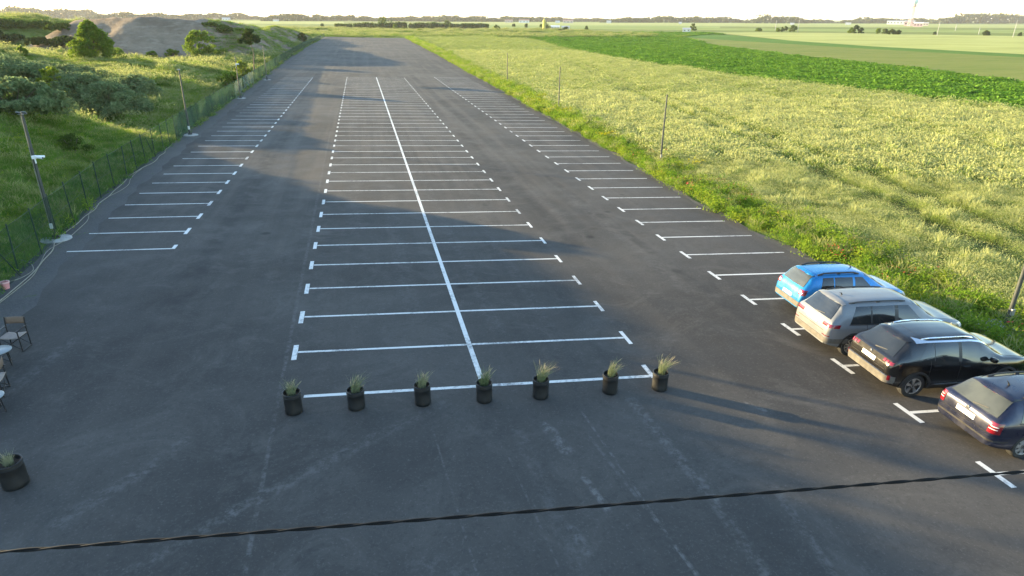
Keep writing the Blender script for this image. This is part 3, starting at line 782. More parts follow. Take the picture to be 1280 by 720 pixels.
SL = ['green shrub at the left end of the overgrown mound top', 'green shrub second from left along the mound top', 'green shrub in the middle of the mound top', 'green shrub on the mound top nearest the soil heap',
      'dark shrub low on the left of the mound face', 'dark shrub low in the middle of the mound face', 'dark shrub where the mound meets the soil heap', 'dark shrub on the mound at the photo edge']
for k, (x, y, h, w) in enumerate(SH):
    bush(SL[k], put(x, y), h, w, M['leaf_mid'] if k < 4 else M['leaf_dark'], 56, 110, .24, 'shrubs on the overgrown mound', 40 + k, 'mound_shrub', cat='shrub')
LS = [(30, 74, 1.8, 1.4, 'thin yellow green sprig on the sunlit ridge at left'), (216, 70, 1.5, 3., 'low green shrub at the foot of the heap between the two trees'), (275, 72, 2.2, 3.4, 'pale green shrub right of the small rounded tree'), (268, 84, 1.6, 3.0, 'low pale shrub on the ridge below the rounded tree'), (190, 72, 1.4, 3., 'low shrub by the foot of the heap near its middle')]
for k, (x, y, h, w, lab) in enumerate(LS): bush(lab, put(x, y), h, w, M['leaf_bright'], 22, 50, .22, seed=60 + k, name='shrub', cat='shrub')
p = put(280, 40); bush('dark green patch of shrub on the slope of the heap', p, 1.6, 6, M['leaf_mid'], 40, 60, .3, seed=70, name='shrub', cat='shrub')
p = put(300, 42); bush('mid green shrub on the right shoulder of the heap', p, 1.3, 5.5, M['leaf_bright'], 40, 60, .3, seed=71, name='shrub', cat='shrub')
p = put(262, 33); bush('dark shrub high on the shoulder of the heap', p, 1.0, 4.0, M['leaf_mid'], 30, 60, .3, seed=72, name='shrub', cat='shrub')

# trees out of the picture on top of the near bank, which shade the lot
for k, (X, Y, h, w) in enumerate([(-29.5, 39.6, 3.4, 1.3), (-30.5, 37.6, 3.2, 1.2)]):
    z = float(gz(np.array([X]), np.array([Y]))[0])
    tree('young_tree', ['slim tree on the crest of the near bank', 'second slim tree on the crest of the near bank'][k], (X, Y, z), h, w, M['leaf_mid'], 20, 50, .15, base=.3, seed=80 + k)

# far off vegetation ---------------------------------------------------------
p = at(497, 37); 
def hedge(label, x0, x1, yb, hpx, seed, name='hedgerow', mat=None, n=None, cat='hedge'):
    g = np.random.default_rng(seed); A = at(x0, yb); B = at(x1, yb); L = np.linalg.norm(B - A); s = np.linalg.norm((A + B) / 2 - CAMP) / CAM_F
    h = hpx * s; n = n or int(L / (h * .22)) + 4; Cs = []
    for k in range(n):
        t = (k + g.uniform()) / n; hh = h * (.72 + .4 * vnoise(np.array([t * L / (h * 1.6)]), np.array([seed * 1.]), seed)[0]); 
        c = (B - A) * t + np.array([g.normal(0, h * .3), g.normal(0, h * .5), 0])
        for z in (.25, .6, .9):
            q = g.normal(size=(26, 3)); q /= np.linalg.norm(q, axis=1)[:, None]; q *= h * .32 * g.uniform(.3, 1, (26, 1))
            Cs.append(c + np.array([0, 0, hh * z]) + q)
    V, F = leaf_quads(np.concatenate(Cs), max(.5, s * 1.4), g, .2)
    o = np_mesh(name, V, F, mat or M['leaf_far']); o.location = A
    return tag(o, label, cat)
hedge('long dark hedgerow across the fields beyond the lot', 442, 612, 35.6, 5.2, 1, mat=M['leaf_mid'])
hedge('short dark hedge left of the long hedgerow', 421, 438, 35.6, 4.6, 2, mat=M['leaf_mid'])
FT = [(479, 36, 13, 17, 'dark round tree rising above the long hedgerow', 'leaf_mid'), (559, 34.5, 8, 9, 'lower tree in the right part of the hedgerow', 'leaf_mid'), (494, 38, 6.5, 6, 'pale green bush in front of the hedgerow', 'leaf_bright'), (621, 39, 7, 8, 'green bush just right of the hedgerow', 'leaf_mid'),
      (680, 37.5, 9, 12, 'dark tree beside the yellow silo', 'leaf_mid'), (707, 39.5, 5, 9, 'dark bush in front of the white sheds', 'leaf_dark'), (733, 38, 5, 4, 'thin dark bush right of the white sheds', 'leaf_mid'), (866, 39.5, 8.5, 6.5, 'dark tree beside the small white hut', 'leaf_mid'),
      (980, 39.5, 6, 6, 'left green bush of the pair below the right wood', 'leaf_mid'), (991, 40, 7, 9, 'right and broader bush of the pair below the right wood', 'leaf_mid'), (1069, 41.5, 8.5, 7, 'tall dark tree of the small roadside clump', 'leaf_dark'), (1075.5, 41.5, 5.5, 5, 'small tree at the right of the roadside clump', 'leaf_mid'), (1063, 41.5, 5.5, 6, 'pale bush at the left of the roadside clump', 'leaf_bright'),
      (1097, 42, 6, 5, 'pale green bush, leftmost of the four in a row', 'leaf_bright'), (1105, 42.5, 5, 7, 'second of the four bushes in a row', 'leaf_mid'), (1115, 43, 5, 6, 'third of the four bushes in a row', 'leaf_dark'), (1122.5, 43, 4, 6, 'dark bush, rightmost of the four in a row', 'leaf_dark'),
      (1232, 44.5, 4.6, 7.5, 'dark reddish round bush alone at right', 'leaf_dark'), (948, 39.3, 3.6, 7, 'low green bush at the edge of the pale field', 'leaf_bright'), (972, 39.5, 3.6, 5, 'small green bush left of the pair', 'leaf_bright'),
      (658, 34.5, 4, 5, 'small green bush left of the silo', 'leaf_mid'), (700, 40.5, 3.5, 5, 'low shrub under the sheds', 'leaf_mid'), (403, 33, 3, 3, 'tiny bush near the far end of the lot', 'leaf_mid'), (397, 40, 4, 6, 'scrubby bush beyond the far left corner of the lot', 'leaf_mid'), (413, 41, 3, 7, 'yellow green bush beyond the left corner of the lot', 'leaf_bright'), (525, 41, 4, 7, 'pale scrub beyond the right corner of the lot', 'leaf_bright'), (555, 38.5, 2.5, 3, 'tiny bush on the scrub before the hedge', 'leaf_mid'), (575, 39, 2.5, 4, 'tiny bush on the scrub right of centre', 'leaf_mid'), (589, 38, 2.5, 3, 'tiny bush on the scrub below the hedge end', 'leaf_mid'),
      (1168, 43.5, 2.5, 3, 'tiny dark bush by the left utility pole', 'leaf_dark'), (1275, 45, 3, 3, 'tiny dark bush at the right photo edge', 'leaf_dark'), (642, 33.5, 3, 4, 'tiny bush on the meadow left of the silo', 'leaf_mid')]
for k, (x, y, hp_, wp, lab, mt) in enumerate(FT):
    P = at(x, y); s = np.linalg.norm(P - CAMP) / CAM_F
    bush(lab, tuple(P), hp_ * s, wp * s, M[mt], 22, 34, s * .8, 'bushes and trees scattered over the far fields', 100 + k, 'distant_bush', stems=False)

def scrub_keep(X, Y): return (Y > LOT_END + 3) & (fbm(X * .03, Y * .06, 3, 201) > -.06)
lod(-80, 190, 372, 640, .05, [(4.2, 4.2, 2.0)], scrub_keep, wc_k + [weed_k[3]], 'scrub', 'low scrub and weeds on the rough ground beyond the lot', 'scrub', zvar=lambda X, Y: .4 + 1.1 * (fbm(X * .05, Y * .05, 2, 205) + .3))
def wood(name, label, x0, x1, yb, hpx, seed):
    """a far wood that reads as one mass"""
    g = np.random.default_rng(seed); A = at(x0, yb); B = at(x1, yb); s = np.linalg.norm((A + B) / 2 - CAMP) / CAM_F
    L = np.linalg.norm(B - A); h = hpx * s; n = int((x1 - x0) * 1.5); Cs = []
    for k in range(n):
        t = (k + g.uniform()) / n; env = min(1, 7 * t, 7 * (1 - t)) ** .5
        hh = h * env * (.35 + .85 * vnoise(np.array([t * (x1 - x0) / 9.]), np.array([.5]), seed)[0] + g.uniform(0, .22))
        c = A + (B - A) * t + np.array([0, g.uniform(0, 60), 0])
        q = g.uniform(-1, 1, (16, 3)) * np.array([s * 2.6, s * 2.6, 0]); q[:, 2] = hh * g.uniform(0, 1, 16) ** .8
        Cs.append(c - A + q)
    V, F = leaf_quads(np.concatenate(Cs), s * 1.5, g, .2)
    o = np_mesh(name, V, F, M['leaf_far']); o.location = A
    return tag(o, label, 'wood', kind='stuff')
wood('distant_wood', 'far wooded rise on the left horizon', -60, 130, 23.3, 9, 1)
wood('distant_wood', 'far treeline behind the soil heap', 100, 330, 24.6, 6, 2)
wood('distant_wood', 'far treeline left of the hedgerow', 325, 470, 26.4, 6.5, 3)
wood('distant_wood', 'far treeline behind the hedgerow', 465, 610, 26.6, 4.5, 4)
wood('distant_wood', 'taller far wood above the right end of the hedgerow', 545, 615, 27.2, 6.5, 5)
wood('distant_wood', 'far treeline right of the hedgerow', 605, 770, 27.2, 4.5, 6)
wood('distant_wood', 'long far treeline in the middle of the horizon', 760, 935, 28.4, 6, 7)
wood('distant_wood', 'dark far wood right of the middle treeline', 944, 1012, 29.2, 6.5, 8)
wood('distant_wood', 'low far treeline left of the radar tower', 1005, 1045, 28.8, 3, 9)
wood('distant_wood', 'far wood behind the radar tower', 1062, 1175, 29.2, 4.5, 10)
wood('distant_wood', 'dark far wood at the right end of the horizon', 1173, 1360, 29.6, 7, 11)

# ------------------------------------------------------------------ lamp posts
def lz(x, y): return float(g0(x, y))
def lamp_post(label, px, py, kind, group, h=5.2, left=True):
    P = at(px, py); x, y = P[0], P[1]; z = lz(x, y)
    e = empty('lamp_post', (x, y, z), 0, label, 'lamp post', group)
    b = MB(); b.lathe([(0, -.2), (.62, -.2), (.6, .03), (.52, .06), (0, .06)], 22); b.build('concrete_base', M['concrete'], e, smooth=True)
    b = MB(); b.box((0, 0, .075), (.3, .3, .03))
    for a in range(4):
        q = a * math.pi / 2; b.add([(math.cos(q) * .17, math.sin(q) * .17, .09), (math.cos(q) * .05, math.sin(q) * .05, .3), (math.cos(q) * .05, math.sin(q) * .05, .09)], [(0, 1, 2)])
    b.build('base_plate', M['pole'], e)
    lean = .05 if left else .04
    b = MB(); b.tube([(0, 0, .08), (lean * .3, 0, h * .5), (lean, 0, h)], [.075, .062, .048], 10); b.build('pole', M['pole'], e, smooth=True)
    if kind == 'flood':
        b = MB(); b.tube([(-.06, -.07, .4), (-.06 + lean * .3, -.07, h * .5), (-.045 + lean, -.05, h - .05)], .012, 6); b.build('conduit', M['hose'], e)
        b = MB(); b.box((.0, -.1, .62), (.11, .08, .22)); b.build('junction_box', M['white_plastic'], e, bevel=.012)
        b = MB(); b.tube([(lean - .14, -.05, h + .02), (lean + .16, .03, h + .02)], .016, 6); b.build('crossbar', M['pole_grey'], e)
        for s in (-1, 1):
            b = MB(); c = Vector((lean + s * .09, -.05 + s * .02, h + .07)); Mx = Matrix.Rotation(R(-28), 3, 'X') @ Matrix.Rotation(R(12), 3, 'Z')
            for q, d in (((-.075, 0, 0), (.018, .2, .03)), ((.075, 0, 0), (.018, .2, .03)), ((0, -.09, 0), (.15, .018, .03)), ((0, .09, 0), (.15, .018, .03))):
                b.box(c + Mx @ Vector(q), d, M=Mx)
            f = b.build('floodlight', M['pole_grey'], e, bevel=.006)
            b = MB(); b.box(c + Mx @ Vector((0, 0, -.01)), (.13, .16, .02), M=Mx); b.build('glass', M['glass_grey'], f)
    if kind in ('flood', 'camera'):
        hz = 3.55 if kind == 'flood' else 4.0
        b = MB(); b.box((lean * .6 + .05, -.07, hz), (.16, .14, .14)); b.box((lean * .6 + .05, -.05, hz - .16), (.05, .05, .2)); br = b.build('camera_bracket', M['white_plastic'], e, bevel=.015)
        for s in (0, 1):
            b = MB(); c = Vector((lean * .6 + .14, -.1, hz + .02)); a = R(-25 + 70 * s); d = Vector((math.cos(a), math.sin(a), -.12))
            b.tube([c, c + d * .3], [.055, .05], 10); o = b.build('security_camera', M['white_plastic'], e, smooth=True)
            b = MB(); b.tube([c + d * .301, c + d * .32], [.038, .03], 10); b.build('lens', M['glass_dark'], o)
    if kind == 'plain':
        b = MB(); b.tube([(lean, 0, h), (lean, 0, h + .06)], [.06, .03], 8); b.build('cap', M['pole'], e)
        b = MB(); b.box((0, -.08, .7), (.12, .07, .22)); b.build('junction_box', M['pole_grey'], e, bevel=.01)
    if kind == 'sensor':
        b = MB(); b.box((lean, -.06, h + .02), (.2, .14, .1)); b.build('light_head', M['pole_grey'], e, bevel=.02)
        b = MB(); b.box((0, -.09, .62), (.14, .08, .26)); b.build('junction_box', M['white_plastic'], e, bevel=.01)
    return e
GL = 'lamp posts along the fence'; GR = 'posts along the wheat field'
lamp_post('nearest lamp post by the fence, with floodlights and white cameras', 70, 299, 'flood', GL, 5.25)
lamp_post('second lamp post along the fence, plain with a small top', 238, 169, 'sensor', GL, 5.15)
lamp_post('third lamp post along the fence, with a white camera near its top', 301, 123, 'camera', GL, 4.95)
lamp_post('farthest lamp post of the fence, by the slim tree', 334, 100, 'plain', GL, 5.0)
lamp_post('nearest post of the wheat field, beside the parked cars', 1255, 413, 'plain', GR, 5.0, False)
lamp_post('second post along the wheat field, right of the empty bays', 825, 207, 'plain', GR, 4.85, False)
lamp_post('third post along the wheat field edge', 698, 140, 'plain', GR, 4.9, False)
lamp_post('farthest and shortest looking post by the wheat', 634, 107, 'plain', GR, 5.0, False)

# loose slab beside the near right post
P = at(1238, 409); b = MB()
rr = random.Random(3); n = 11
ring = [(math.cos(2 * math.pi * k / n) * .55 * rr.uniform(.8, 1.1), math.sin(2 * math.pi * k / n) * .38 * rr.uniform(.8, 1.1)) for k in range(n)]
b.add([(x, y, -.1) for x, y in ring] + [(x, y, .16) for x, y in ring] + [(x * .85, y * .85, .2) for x, y in ring],
      [tuple(range(2 * n, 3 * n))] + [(k, (k + 1) % n, n + (k + 1) % n, n + k) for k in range(n)] + [(n + k, n + (k + 1) % n, 2 * n + (k + 1) % n, 2 * n + k) for k in range(n)])
o = b.build('concrete_slab', M['concrete']); o.location = P; tag(o, 'pale rough concrete slab in the weeds by the near post', 'concrete slab')

# ------------------------------------------------------------------ fence
def mat_net(name, col, a, b, nscale):
    t = NT(name); d = t.n('ShaderNodeBsdfDiffuse'); t.put(d.inputs[0], t.mix(t.ss(t.noise(nscale, 4), .35, .65), col, tuple(x * 1.4 for x in col)))
    tl = t.n('ShaderNodeBsdfTranslucent'); t.put(tl.inputs[0], col)
    m0 = t.n('ShaderNodeMixShader'); m0.inputs[0].default_value = .35; t.l(d.outputs[0], m0.inputs[1]); t.l(tl.outputs[0], m0.inputs[2])
    tr = t.n('ShaderNodeBsdfTransparent'); m = t.n('ShaderNodeMixShader')
    t.put(m.inputs[0], t.ss(t.noise(nscale * .7, 3), .3, .7, a, b)); t.l(tr.outputs[0], m.inputs[1]); t.l(m0.outputs[0], m.inputs[2])
    return t.done(m.outputs[0])
M['wire'] = mat_net('green_wire_mesh', (.028, .07, .035), .28, .46, 2.)
M['shade'] = mat_net('green_shade_cloth', (.055, .10, .07), .42, .68, 1.2)
M['shade_pale'] = mat_net('faded_shade_cloth', (.16, .2, .16), .5, .72, 1.2)
M['fence_post'] = simple('green_fence_post', (.02, .045, .03), .5, .2)
fe = empty('wire_fence', (fence_x(30.), 30., lz(fence_x(30.), 30.)), 0, 'long green wire mesh fence with slim posts along the left side', 'fence')
FO = Vector(fe.location)
fys = list(np.arange(14, 130, 2.35)) + list(np.arange(132, 372, 5.2))
FH = 1.85
rr = random.Random(11)
for y in fys:
    x = float(fence_x(y)) + rr.uniform(-.05, .05); z = lz(x, y); b = MB(); r = .028 if y < 130 else .045
    tx, ty = rr.uniform(-.06, .06), rr.uniform(-.06, .06)
    b.tube([(x, y, z - .2), (x + tx, y + ty, z + FH + .08)], r, 6)
    b.v = [tuple(Vector(v) - FO) for v in b.v]; b.build('post', M['fence_post'], fe)
for y in (24.5, 48, 71, 94, 130):   # straining posts with a stay
    x = float(fence_x(y)); z = lz(x, y); b = MB(); b.tube([(x - .02, y - .05, z + 1.5), (x - .05, y + 1.1, z)], .024, 6); b.v = [tuple(Vector(v) - FO) for v in b.v]; b.build('brace', M['fence_post'], fe)
def netting(name, y0, y1, top, mat, lo=.02, step=.6, off=0.035):
    G = []
    for y in np.arange(y0, y1 + .01, step):
        x = float(fence_x(y)) + off + .03 * math.sin(y * 2.1); z = lz(x, y)
        tp = top + .05 * math.sin(y * 1.34) + .03 * math.sin(y * 3.7)
        G.append([tuple(Vector((x + .03 * math.sin(k * 2 + y), y, z + lo + (tp - lo) * k / 4)) - FO) for k in range(5)])
    b = MB(); b.grid(G); return b.build(name, mat, fe, smooth=True)
netting('wire_mesh', 14, 372, FH, M['wire'], step=1.2)
netting('shade_cloth', 56, 88.5, 1.8, M['shade'], off=.07); netting('shade_cloth', 88.5, 96, 1.75, M['shade_pale'], off=.07); netting('shade_cloth', 96.5, 109, 1.85, M['shade_pale'], off=.07); netting('shade_cloth', 109.5, 340, 1.85, M['shade'], off=.07, step=2)
for zz in (.95, FH - .02):
    b = MB(); b.tube([tuple(Vector((float(fence_x(y)) + .01, y, lz(float(fence_x(y)), y) + zz)) - FO) for y in np.arange(14, 372, 4.7)], .006 if zz < 1 else .008, 5); b.build('tension_wire', M['fence_post'], fe)

# conduit lying along the fence foot
def lay(pts, r, name, mat, label, cat, group=None, sub=6):
    pts = [np.asarray(p, float) for p in pts]; Q = []
    for i in range(len(pts) - 1):
        p0, p1, p2, p3 = pts[max(i - 1, 0)], pts[i], pts[i + 1], pts[min(i + 2, len(pts) - 1)]
        for k in range(sub):
            t = k / sub
            Q.append(.5 * ((2 * p1) + (p2 - p0) * t + (2 * p0 - 5 * p1 + 4 * p2 - p3) * t * t + (3 * p1 - p0 - 3 * p2 + p3) * t ** 3))
    Q.append(pts[-1])
    b = MB(); b.tube([(q[0], q[1], lz(q[0], q[1]) + .01 + r + (q[2] if len(q) > 2 else 0)) for q in Q], r, 7)
    o = b.build(name, mat, smooth=True); return tag(o, label, cat, group)
rr = random.Random(5)
lay([(float(fence_x(y)) + .2 + .12 * math.sin(y * .55) + rr.uniform(-.1, .1), y) for y in np.arange(22, 57, 1.3)], .02, 'conduit', M['hose'], 'pale wavy conduit lying along the foot of the fence', 'conduit')
lay([(float(fence_x(y)) + .32 + .16 * math.sin(y * .8 + 1) + rr.uniform(-.1, .1), y) for y in np.arange(21, 46, 1.5)], .014, 'conduit', M['hose'], 'thinner pale conduit nearer the asphalt edge', 'conduit')
lay([at(-14, 352)[:2], at(4, 332)[:2], at(22, 326)[:2], at(37, 329)[:2], at(42, 337)[:2], at(36, 343)[:2], at(22, 350)[:2], at(0, 355)[:2]], .016, 'cable', M['hose'], 'looped cable on the gravel next to the pink pot', 'cable')
# pink pot
P = at(8, 361); e = empty('flower_pot', (P[0], P[1], P[2] + .012), 0, 'small pink plastic pot on the asphalt by the fence', 'pot')
b = MB(); b.lathe([(0, 0), (.105, 0), (.14, .24), (.12, .24), (.09, .03), (0, .03)], 20); b.build('pot_body', M['pink'], e, smooth=True)
b = MB(); b.lathe([(.138, .215), (.152, .215), (.154, .262), (.13, .262), (.126, .24)], 20, closed=True); b.build('rim', simple('pale_pink_rim', (.7, .42, .4), .45), e, smooth=True)

# ------------------------------------------------------------------ planters
M['reed'] = mat_blades('ornamental_grass', (.15, .19, .09), (.22, .25, .13), (.3, .3, .2), .4, headcol=(.36, .31, .2))
def planter_grass(seed, wind):
    g = np.random.default_rng(seed); V = []; F = []; T = []
    for k in range(170):
        a = g.uniform(0, 6.283); r = .1 * math.sqrt(g.uniform()); h = g.uniform(.2, .68) * wind[2]; la = g.uniform(0, 6.283); ll = h * g.uniform(.1, .55)
        w = g.uniform(.0022, .0042); wa = g.uniform(0, 3.14); b0 = len(V); head = g.uniform() < .3 and h > .3
        for t in (0, .35, .7, .88, 1.):
            x = r * math.cos(a) + math.cos(la) * ll * t ** 1.7 + wind[0] * h * t * t; y = r * math.sin(a) + math.sin(la) * ll * t ** 1.7 + wind[1] * h * t * t
            k_ = (1, 1, .9, 2.2 if head else .7, .3)[[0, .35, .7, .88, 1.].index(t)] * w
            z = h * (t - .18 * t * t)
            V += [(x - math.cos(wa) * k_, y - math.sin(wa) * k_, z), (x + math.cos(wa) * k_, y + math.sin(wa) * k_, z)]; T += [t if head else t * .6] * 2
        for q in range(4): F.append((b0 + 2 * q, b0 + 2 * q + 1, b0 + 2 * q + 3, b0 + 2 * q + 2))
    return np.array(V), np.array(F), np.array(T)
PLN = [(368, 515, 1.03, (-.0, .1, .8), 'planter at the left end of the row, its grass low and sparse'), (446, 509.5, 1.02, (.35, .1, .95), 'second planter from the left, grass leaning right'),
       (529, 504.5, 1.0, (.15, 0, .9), 'third planter from the left, grass in front of the second bay line gap'), (605.5, 500.5, 1.0, (.15, 0, 1.), 'planter standing at the end of the white centre line'),
       (675.5, 496, 1.0, (.35, 0, 1.05), 'planter third from the right end of the row, with pale grass'), (762, 490, 1.0, (.5, 0, .9), 'second planter from the right, grass blown strongly right'),
       (824, 486, 1.0, (.4, 0, 1.05), 'sunlit planter at the right end of the row, tallest grass'), (21, 606, 1.0, (-.1, .1, .55), 'planter standing alone at the left edge of the photo')]
PLN[2] = PLN[2][:4] + ('third planter from the left, between leaning grass and the centre line',)
for k, (px, py, s, wind, lab) in enumerate(PLN):
    P = at(px, py); e = empty('grass_planter', (P[0], P[1], P[2] + .012), k * .7, lab, 'planter', 'black planters across the lot'); e.scale = (s * (1 + .03 * math.sin(k * 2.2)), s, s * (1 + .04 * math.sin(k * 3.7 + 1))); e.rotation_euler = (.012 * math.sin(k * 2), .015 * math.sin(k * 3), k * .7)
    hh = .53 if k < 7 else .56; rad = .205 if k < 7 else .235
    b = MB(); b.lathe([(0, 0), (rad - .012, 0), (rad, .015), (rad + .004, .1), (rad - .003, .13), (rad + .003, .3), (rad, hh - .12), (rad + .008, hh - .11), (rad + .008, hh - .085), (rad, hh - .08), (rad + .004, hh - .03), (rad - .012, hh - .01), (rad - .02, hh - .12), (0, hh - .12)], 30)
    o = b.build('pot', M['planter'], e, smooth=True, angle=50)
    b = MB(); b.lathe([(rad + .006, hh - .035), (rad + .016, hh - .03), (rad + .016, hh), (rad + .002, hh + .006), (rad - .014, hh), (rad - .014, hh - .03)], 30, closed=True); b.build('rim', M['planter'], e, smooth=True)
    b = MB()
    n = 22; rg = [(0, 0, hh - .075)]
    for r_ in (.4, .75, 1.): rg += [(math.cos(6.283 * q / n) * r_ * (rad - .02), math.sin(6.283 * q / n) * r_ * (rad - .02), hh - .085 + .02 * math.sin(q * 2.3 + r_ * 9)) for q in range(n)]
    fs = [(0, 1 + q, 1 + (q + 1) % n) for q in range(n)] + [(1 + j * n + q, 1 + (j + 1) * n + q, 1 + (j + 1) * n + (q + 1) % n, 1 + j * n + (q + 1) % n) for j in (0, 1) for q in range(n)]
    b.add(rg, fs); b.build('soil', M['soil'], e, smooth=True)
    ca, sa = math.cos(-k * .7), math.sin(-k * .7); wl = (.75 * (wind[0] * ca - wind[1] * sa), .75 * (wind[0] * sa + wind[1] * ca), wind[2] * .92)
    V, F, T = planter_grass(300 + k, wl); V = V + np.array([.0, 0, hh - .09])
    np_mesh('grass', V, F, M['reed'], e, attrs={'tip': T})

# ------------------------------------------------------------------ folding chairs and tables
def chair(label, loc, rz):
    e = empty('director_chair', loc, rz, label, 'chair', 'canvas folding chairs at the left edge'); W, D = .27, .2
    for s in (-1, 1):
        b = MB(); b.tube([(s * W, -D, 0), (s * W, -D, .62)], .017, 8); b.build('leg', M['black_metal'], e, smooth=True)
        b = MB(); b.tube([(s * W, D, 0), (s * W, D, .62), (s * W, D + .05, .9)], .017, 8); b.build('leg', M['black_metal'], e, smooth=True)
        b = MB(); b.box((s * W, 0, .635), (.05, .5, .025)); b.build('armrest', M['black_metal'], e, bevel=.006)
        b = MB(); b.tube([(s * W, -D - .03, .02), (s * W, D + .03, .02)], .015, 6); b.build('foot_rail', M['black_metal'], e)
    for yy in (-D, D):
        for s in (-1, 1):
            b = MB(); b.tube([(s * W, yy, .05), (-s * W, yy + .02, .42)], .012, 6); b.build('cross_brace', M['black_metal'], e)
    G = [[(-W + .54 * i / 6, -D - .02 + .44 * j / 4, .44 - .03 * math.sin(math.pi * i / 6)) for j in range(5)] for i in range(7)]
    b = MB(); b.grid(G); o = b.build('seat', M['canvas_beige'], e, smooth=True); md = o.modifiers.new('thick', 'SOLIDIFY'); md.thickness = .012
    G = [[(-W + .54 * i / 6, D + .035 - .0 + .03 * math.sin(math.pi * i / 6) + .02 * j / 3, .69 + .2 * j / 3) for j in range(4)] for i in range(7)]
    b = MB(); b.grid(G); o = b.build('backrest', M['canvas_brown'], e, smooth=True); md = o.modifiers.new('thick', 'SOLIDIFY'); md.thickness = .014
    return e
def table(label, loc, rz):
    e = empty('folding_table', loc, rz, label, 'table', 'small round tables at the left edge')
    b = MB(); b.lathe([(0, .44), (.3, .44), (.31, .45), (.31, .462), (.3, .47), (0, .47)], 30); b.build('tabletop', M['tabletop'], e, smooth=True)
    for s in (-1, 1):
        for q in (-1, 1):
            b = MB(); b.tube([(s * .2, q * .16, 0), (s * .17, q * .15, .44)], .015, 8); b.build('leg', M['black_metal'], e, smooth=True)
        b = MB(); b.tube([(s * .2, -.16, .12), (-s * .18, .16, .3)], .011, 6); b.build('cross_brace', M['black_metal'], e)
    b = MB(); b.tube([(.2, -.16, .1), (.2, .16, .1)], .011, 6); b.build('stretcher', M['black_metal'], e)
    return e
def gp3(px, py): P = at(px, py); return (P[0], P[1], P[2] + .012)
chair('folding chair with a brown canvas back, farther of the two', gp3(22, 436), R(-8))
chair('folding chair cut by the photo edge, between the two small tables', gp3(-3, 492), R(-80))
table('small round table beside the farther folding chair', gp3(4, 457), R(25))
table('small round table nearest the lone planter', gp3(-7, 517), R(40))

# ------------------------------------------------------------------ overhead cable
def ray(px, py, depth): return CAMP + (CF_ + CR_ * (px - 640) / CAM_F - CU_ * (py - 360) / CAM_F) * depth
A = ray(0, 690, 4.6); B = ray(1280, 589.5, 5.6); d = B - A; Lc = np.linalg.norm(d); d /= Lc
b = MB(); s0, s1 = -14., Lc + 16
up = np.array([0, 0, 1.]); sd = np.cross(d, up); sd /= np.linalg.norm(sd); up = np.cross(sd, d)
for ph in (0, math.pi):
    pts = []
    for s in np.arange(s0, s1, .03):
        m = (s - Lc / 2); sag = .0006 * (m * m - Lc * Lc / 4); an = 2 * math.pi * s / .56 + ph + .5 * math.sin(s * .7)
        pts.append(tuple(A + d * s + np.array([0, 0, sag]) + (sd * math.cos(an) + up * math.sin(an)) * .007))
    b.tube(pts, .008, 7)
tag(b.build('overhead_cable', M['cable_black'], smooth=True), 'black twisted overhead cable hanging across the foreground', 'cable')

# ------------------------------------------------------------------ far buildings and masts
M['yellow'] = simple('yellow_cladding', (.5, .42, .07), .6); M['white_wall'] = simple('white_render', (.7, .7, .68), .7); M['pale_wall'] = simple('pale_wall', (.5, .42, .38), .8)
M['roof_red'] = simple('faded_roof', (.3, .16, .12), .8); M['roof_grey'] = simple('grey_roof', (.4, .4, .41), .6); M['pink_wall'] = simple('pinkish_panels', (.52, .36, .36), .7); M['blue_white'] = simple('pale_blue_panels', (.5, .62, .66), .5)
def px_s(P): return np.linalg.norm(P - CAMP) / CAM_F
def house(name, label, px, py, wpx, hpx, wall, roof, depth=1.4, roof_h=.5, win=3, cat='building', rz=None, group=None):
    P = at(px, py); s = px_s(P); w, h = wpx * s, hpx * s; d = max(w / depth, 5); hw = h * (1 - roof_h * .6)
    e = empty(name, tuple(P), -math.atan2(P[0], P[1]) if rz is None else rz, label, cat, group)
    b = MB(); b.box((0, d / 2, hw / 2), (w, d, hw)); b.build('wall', M[wall], e)
    b = MB(); o_ = .4; b.add([(-w / 2 - o_, -o_, hw + .02), (w / 2 + o_, -o_, hw + .02), (w / 2 + o_, d + o_, hw + .02), (-w / 2 - o_, d + o_, hw + .02), (-w / 2 - o_, d / 2, h + .02), (w / 2 + o_, d / 2, h + .02)], [(0, 1, 5, 4), (2, 3, 4, 5), (1, 2, 5), (3, 0, 4), (3, 2, 1, 0)]); b.build('roof', M[roof], e)
    for k in range(win):
        b = MB(); b.box((-w / 2 + w * (k + .5) / win, -.03, hw * .55), (w / win * .4, .08, hw * .35)); b.build('window', M['glass_dark'], e)
    return e
P = at(680, 38); s = px_s(P); e = empty('yellow_silo', tuple(P), 0, 'yellow round silo beside a dark tree on the far fields', 'silo')
b = MB(); b.lathe([(0, 0), (2.4 * s * .72, 0), (2.4 * s * .72, 10 * s), (0, 10 * s)], 20); b.build('silo_body', M['yellow'], e, smooth=True)
b = MB(); b.lathe([(2.5 * s * .72, 9.95 * s), (.6 * s, 12 * s), (.5 * s, 12.6 * s), (0, 12.7 * s)], 20); b.build('cap', M['yellow'], e, smooth=True)
b = MB(); b.tube([(1.3 * s, -1.4 * s, 0), (1.3 * s, -1.4 * s, 10 * s)], .1 * s, 5); b.build('ladder', M['pole_grey'], e)
house('farm_shed', 'left of two white sheds near the yellow silo', 694, 36.5, 10, 4, 'white_wall', 'white_wall', 1.2)
house('farm_shed', 'right of two white sheds near the yellow silo', 707, 37, 9, 4, 'white_wall', 'roof_grey', 1.2)
house('field_hut', 'small white hut beside a dark tree in the fields', 858, 39.8, 8.5, 4.2, 'white_wall', 'roof_grey', 1.5, win=2)
house('long_building', 'long pale building left of the radar tower', 1120, 30.6, 17, 3.6, 'white_wall', 'roof_grey', 1.5, .3, 6)
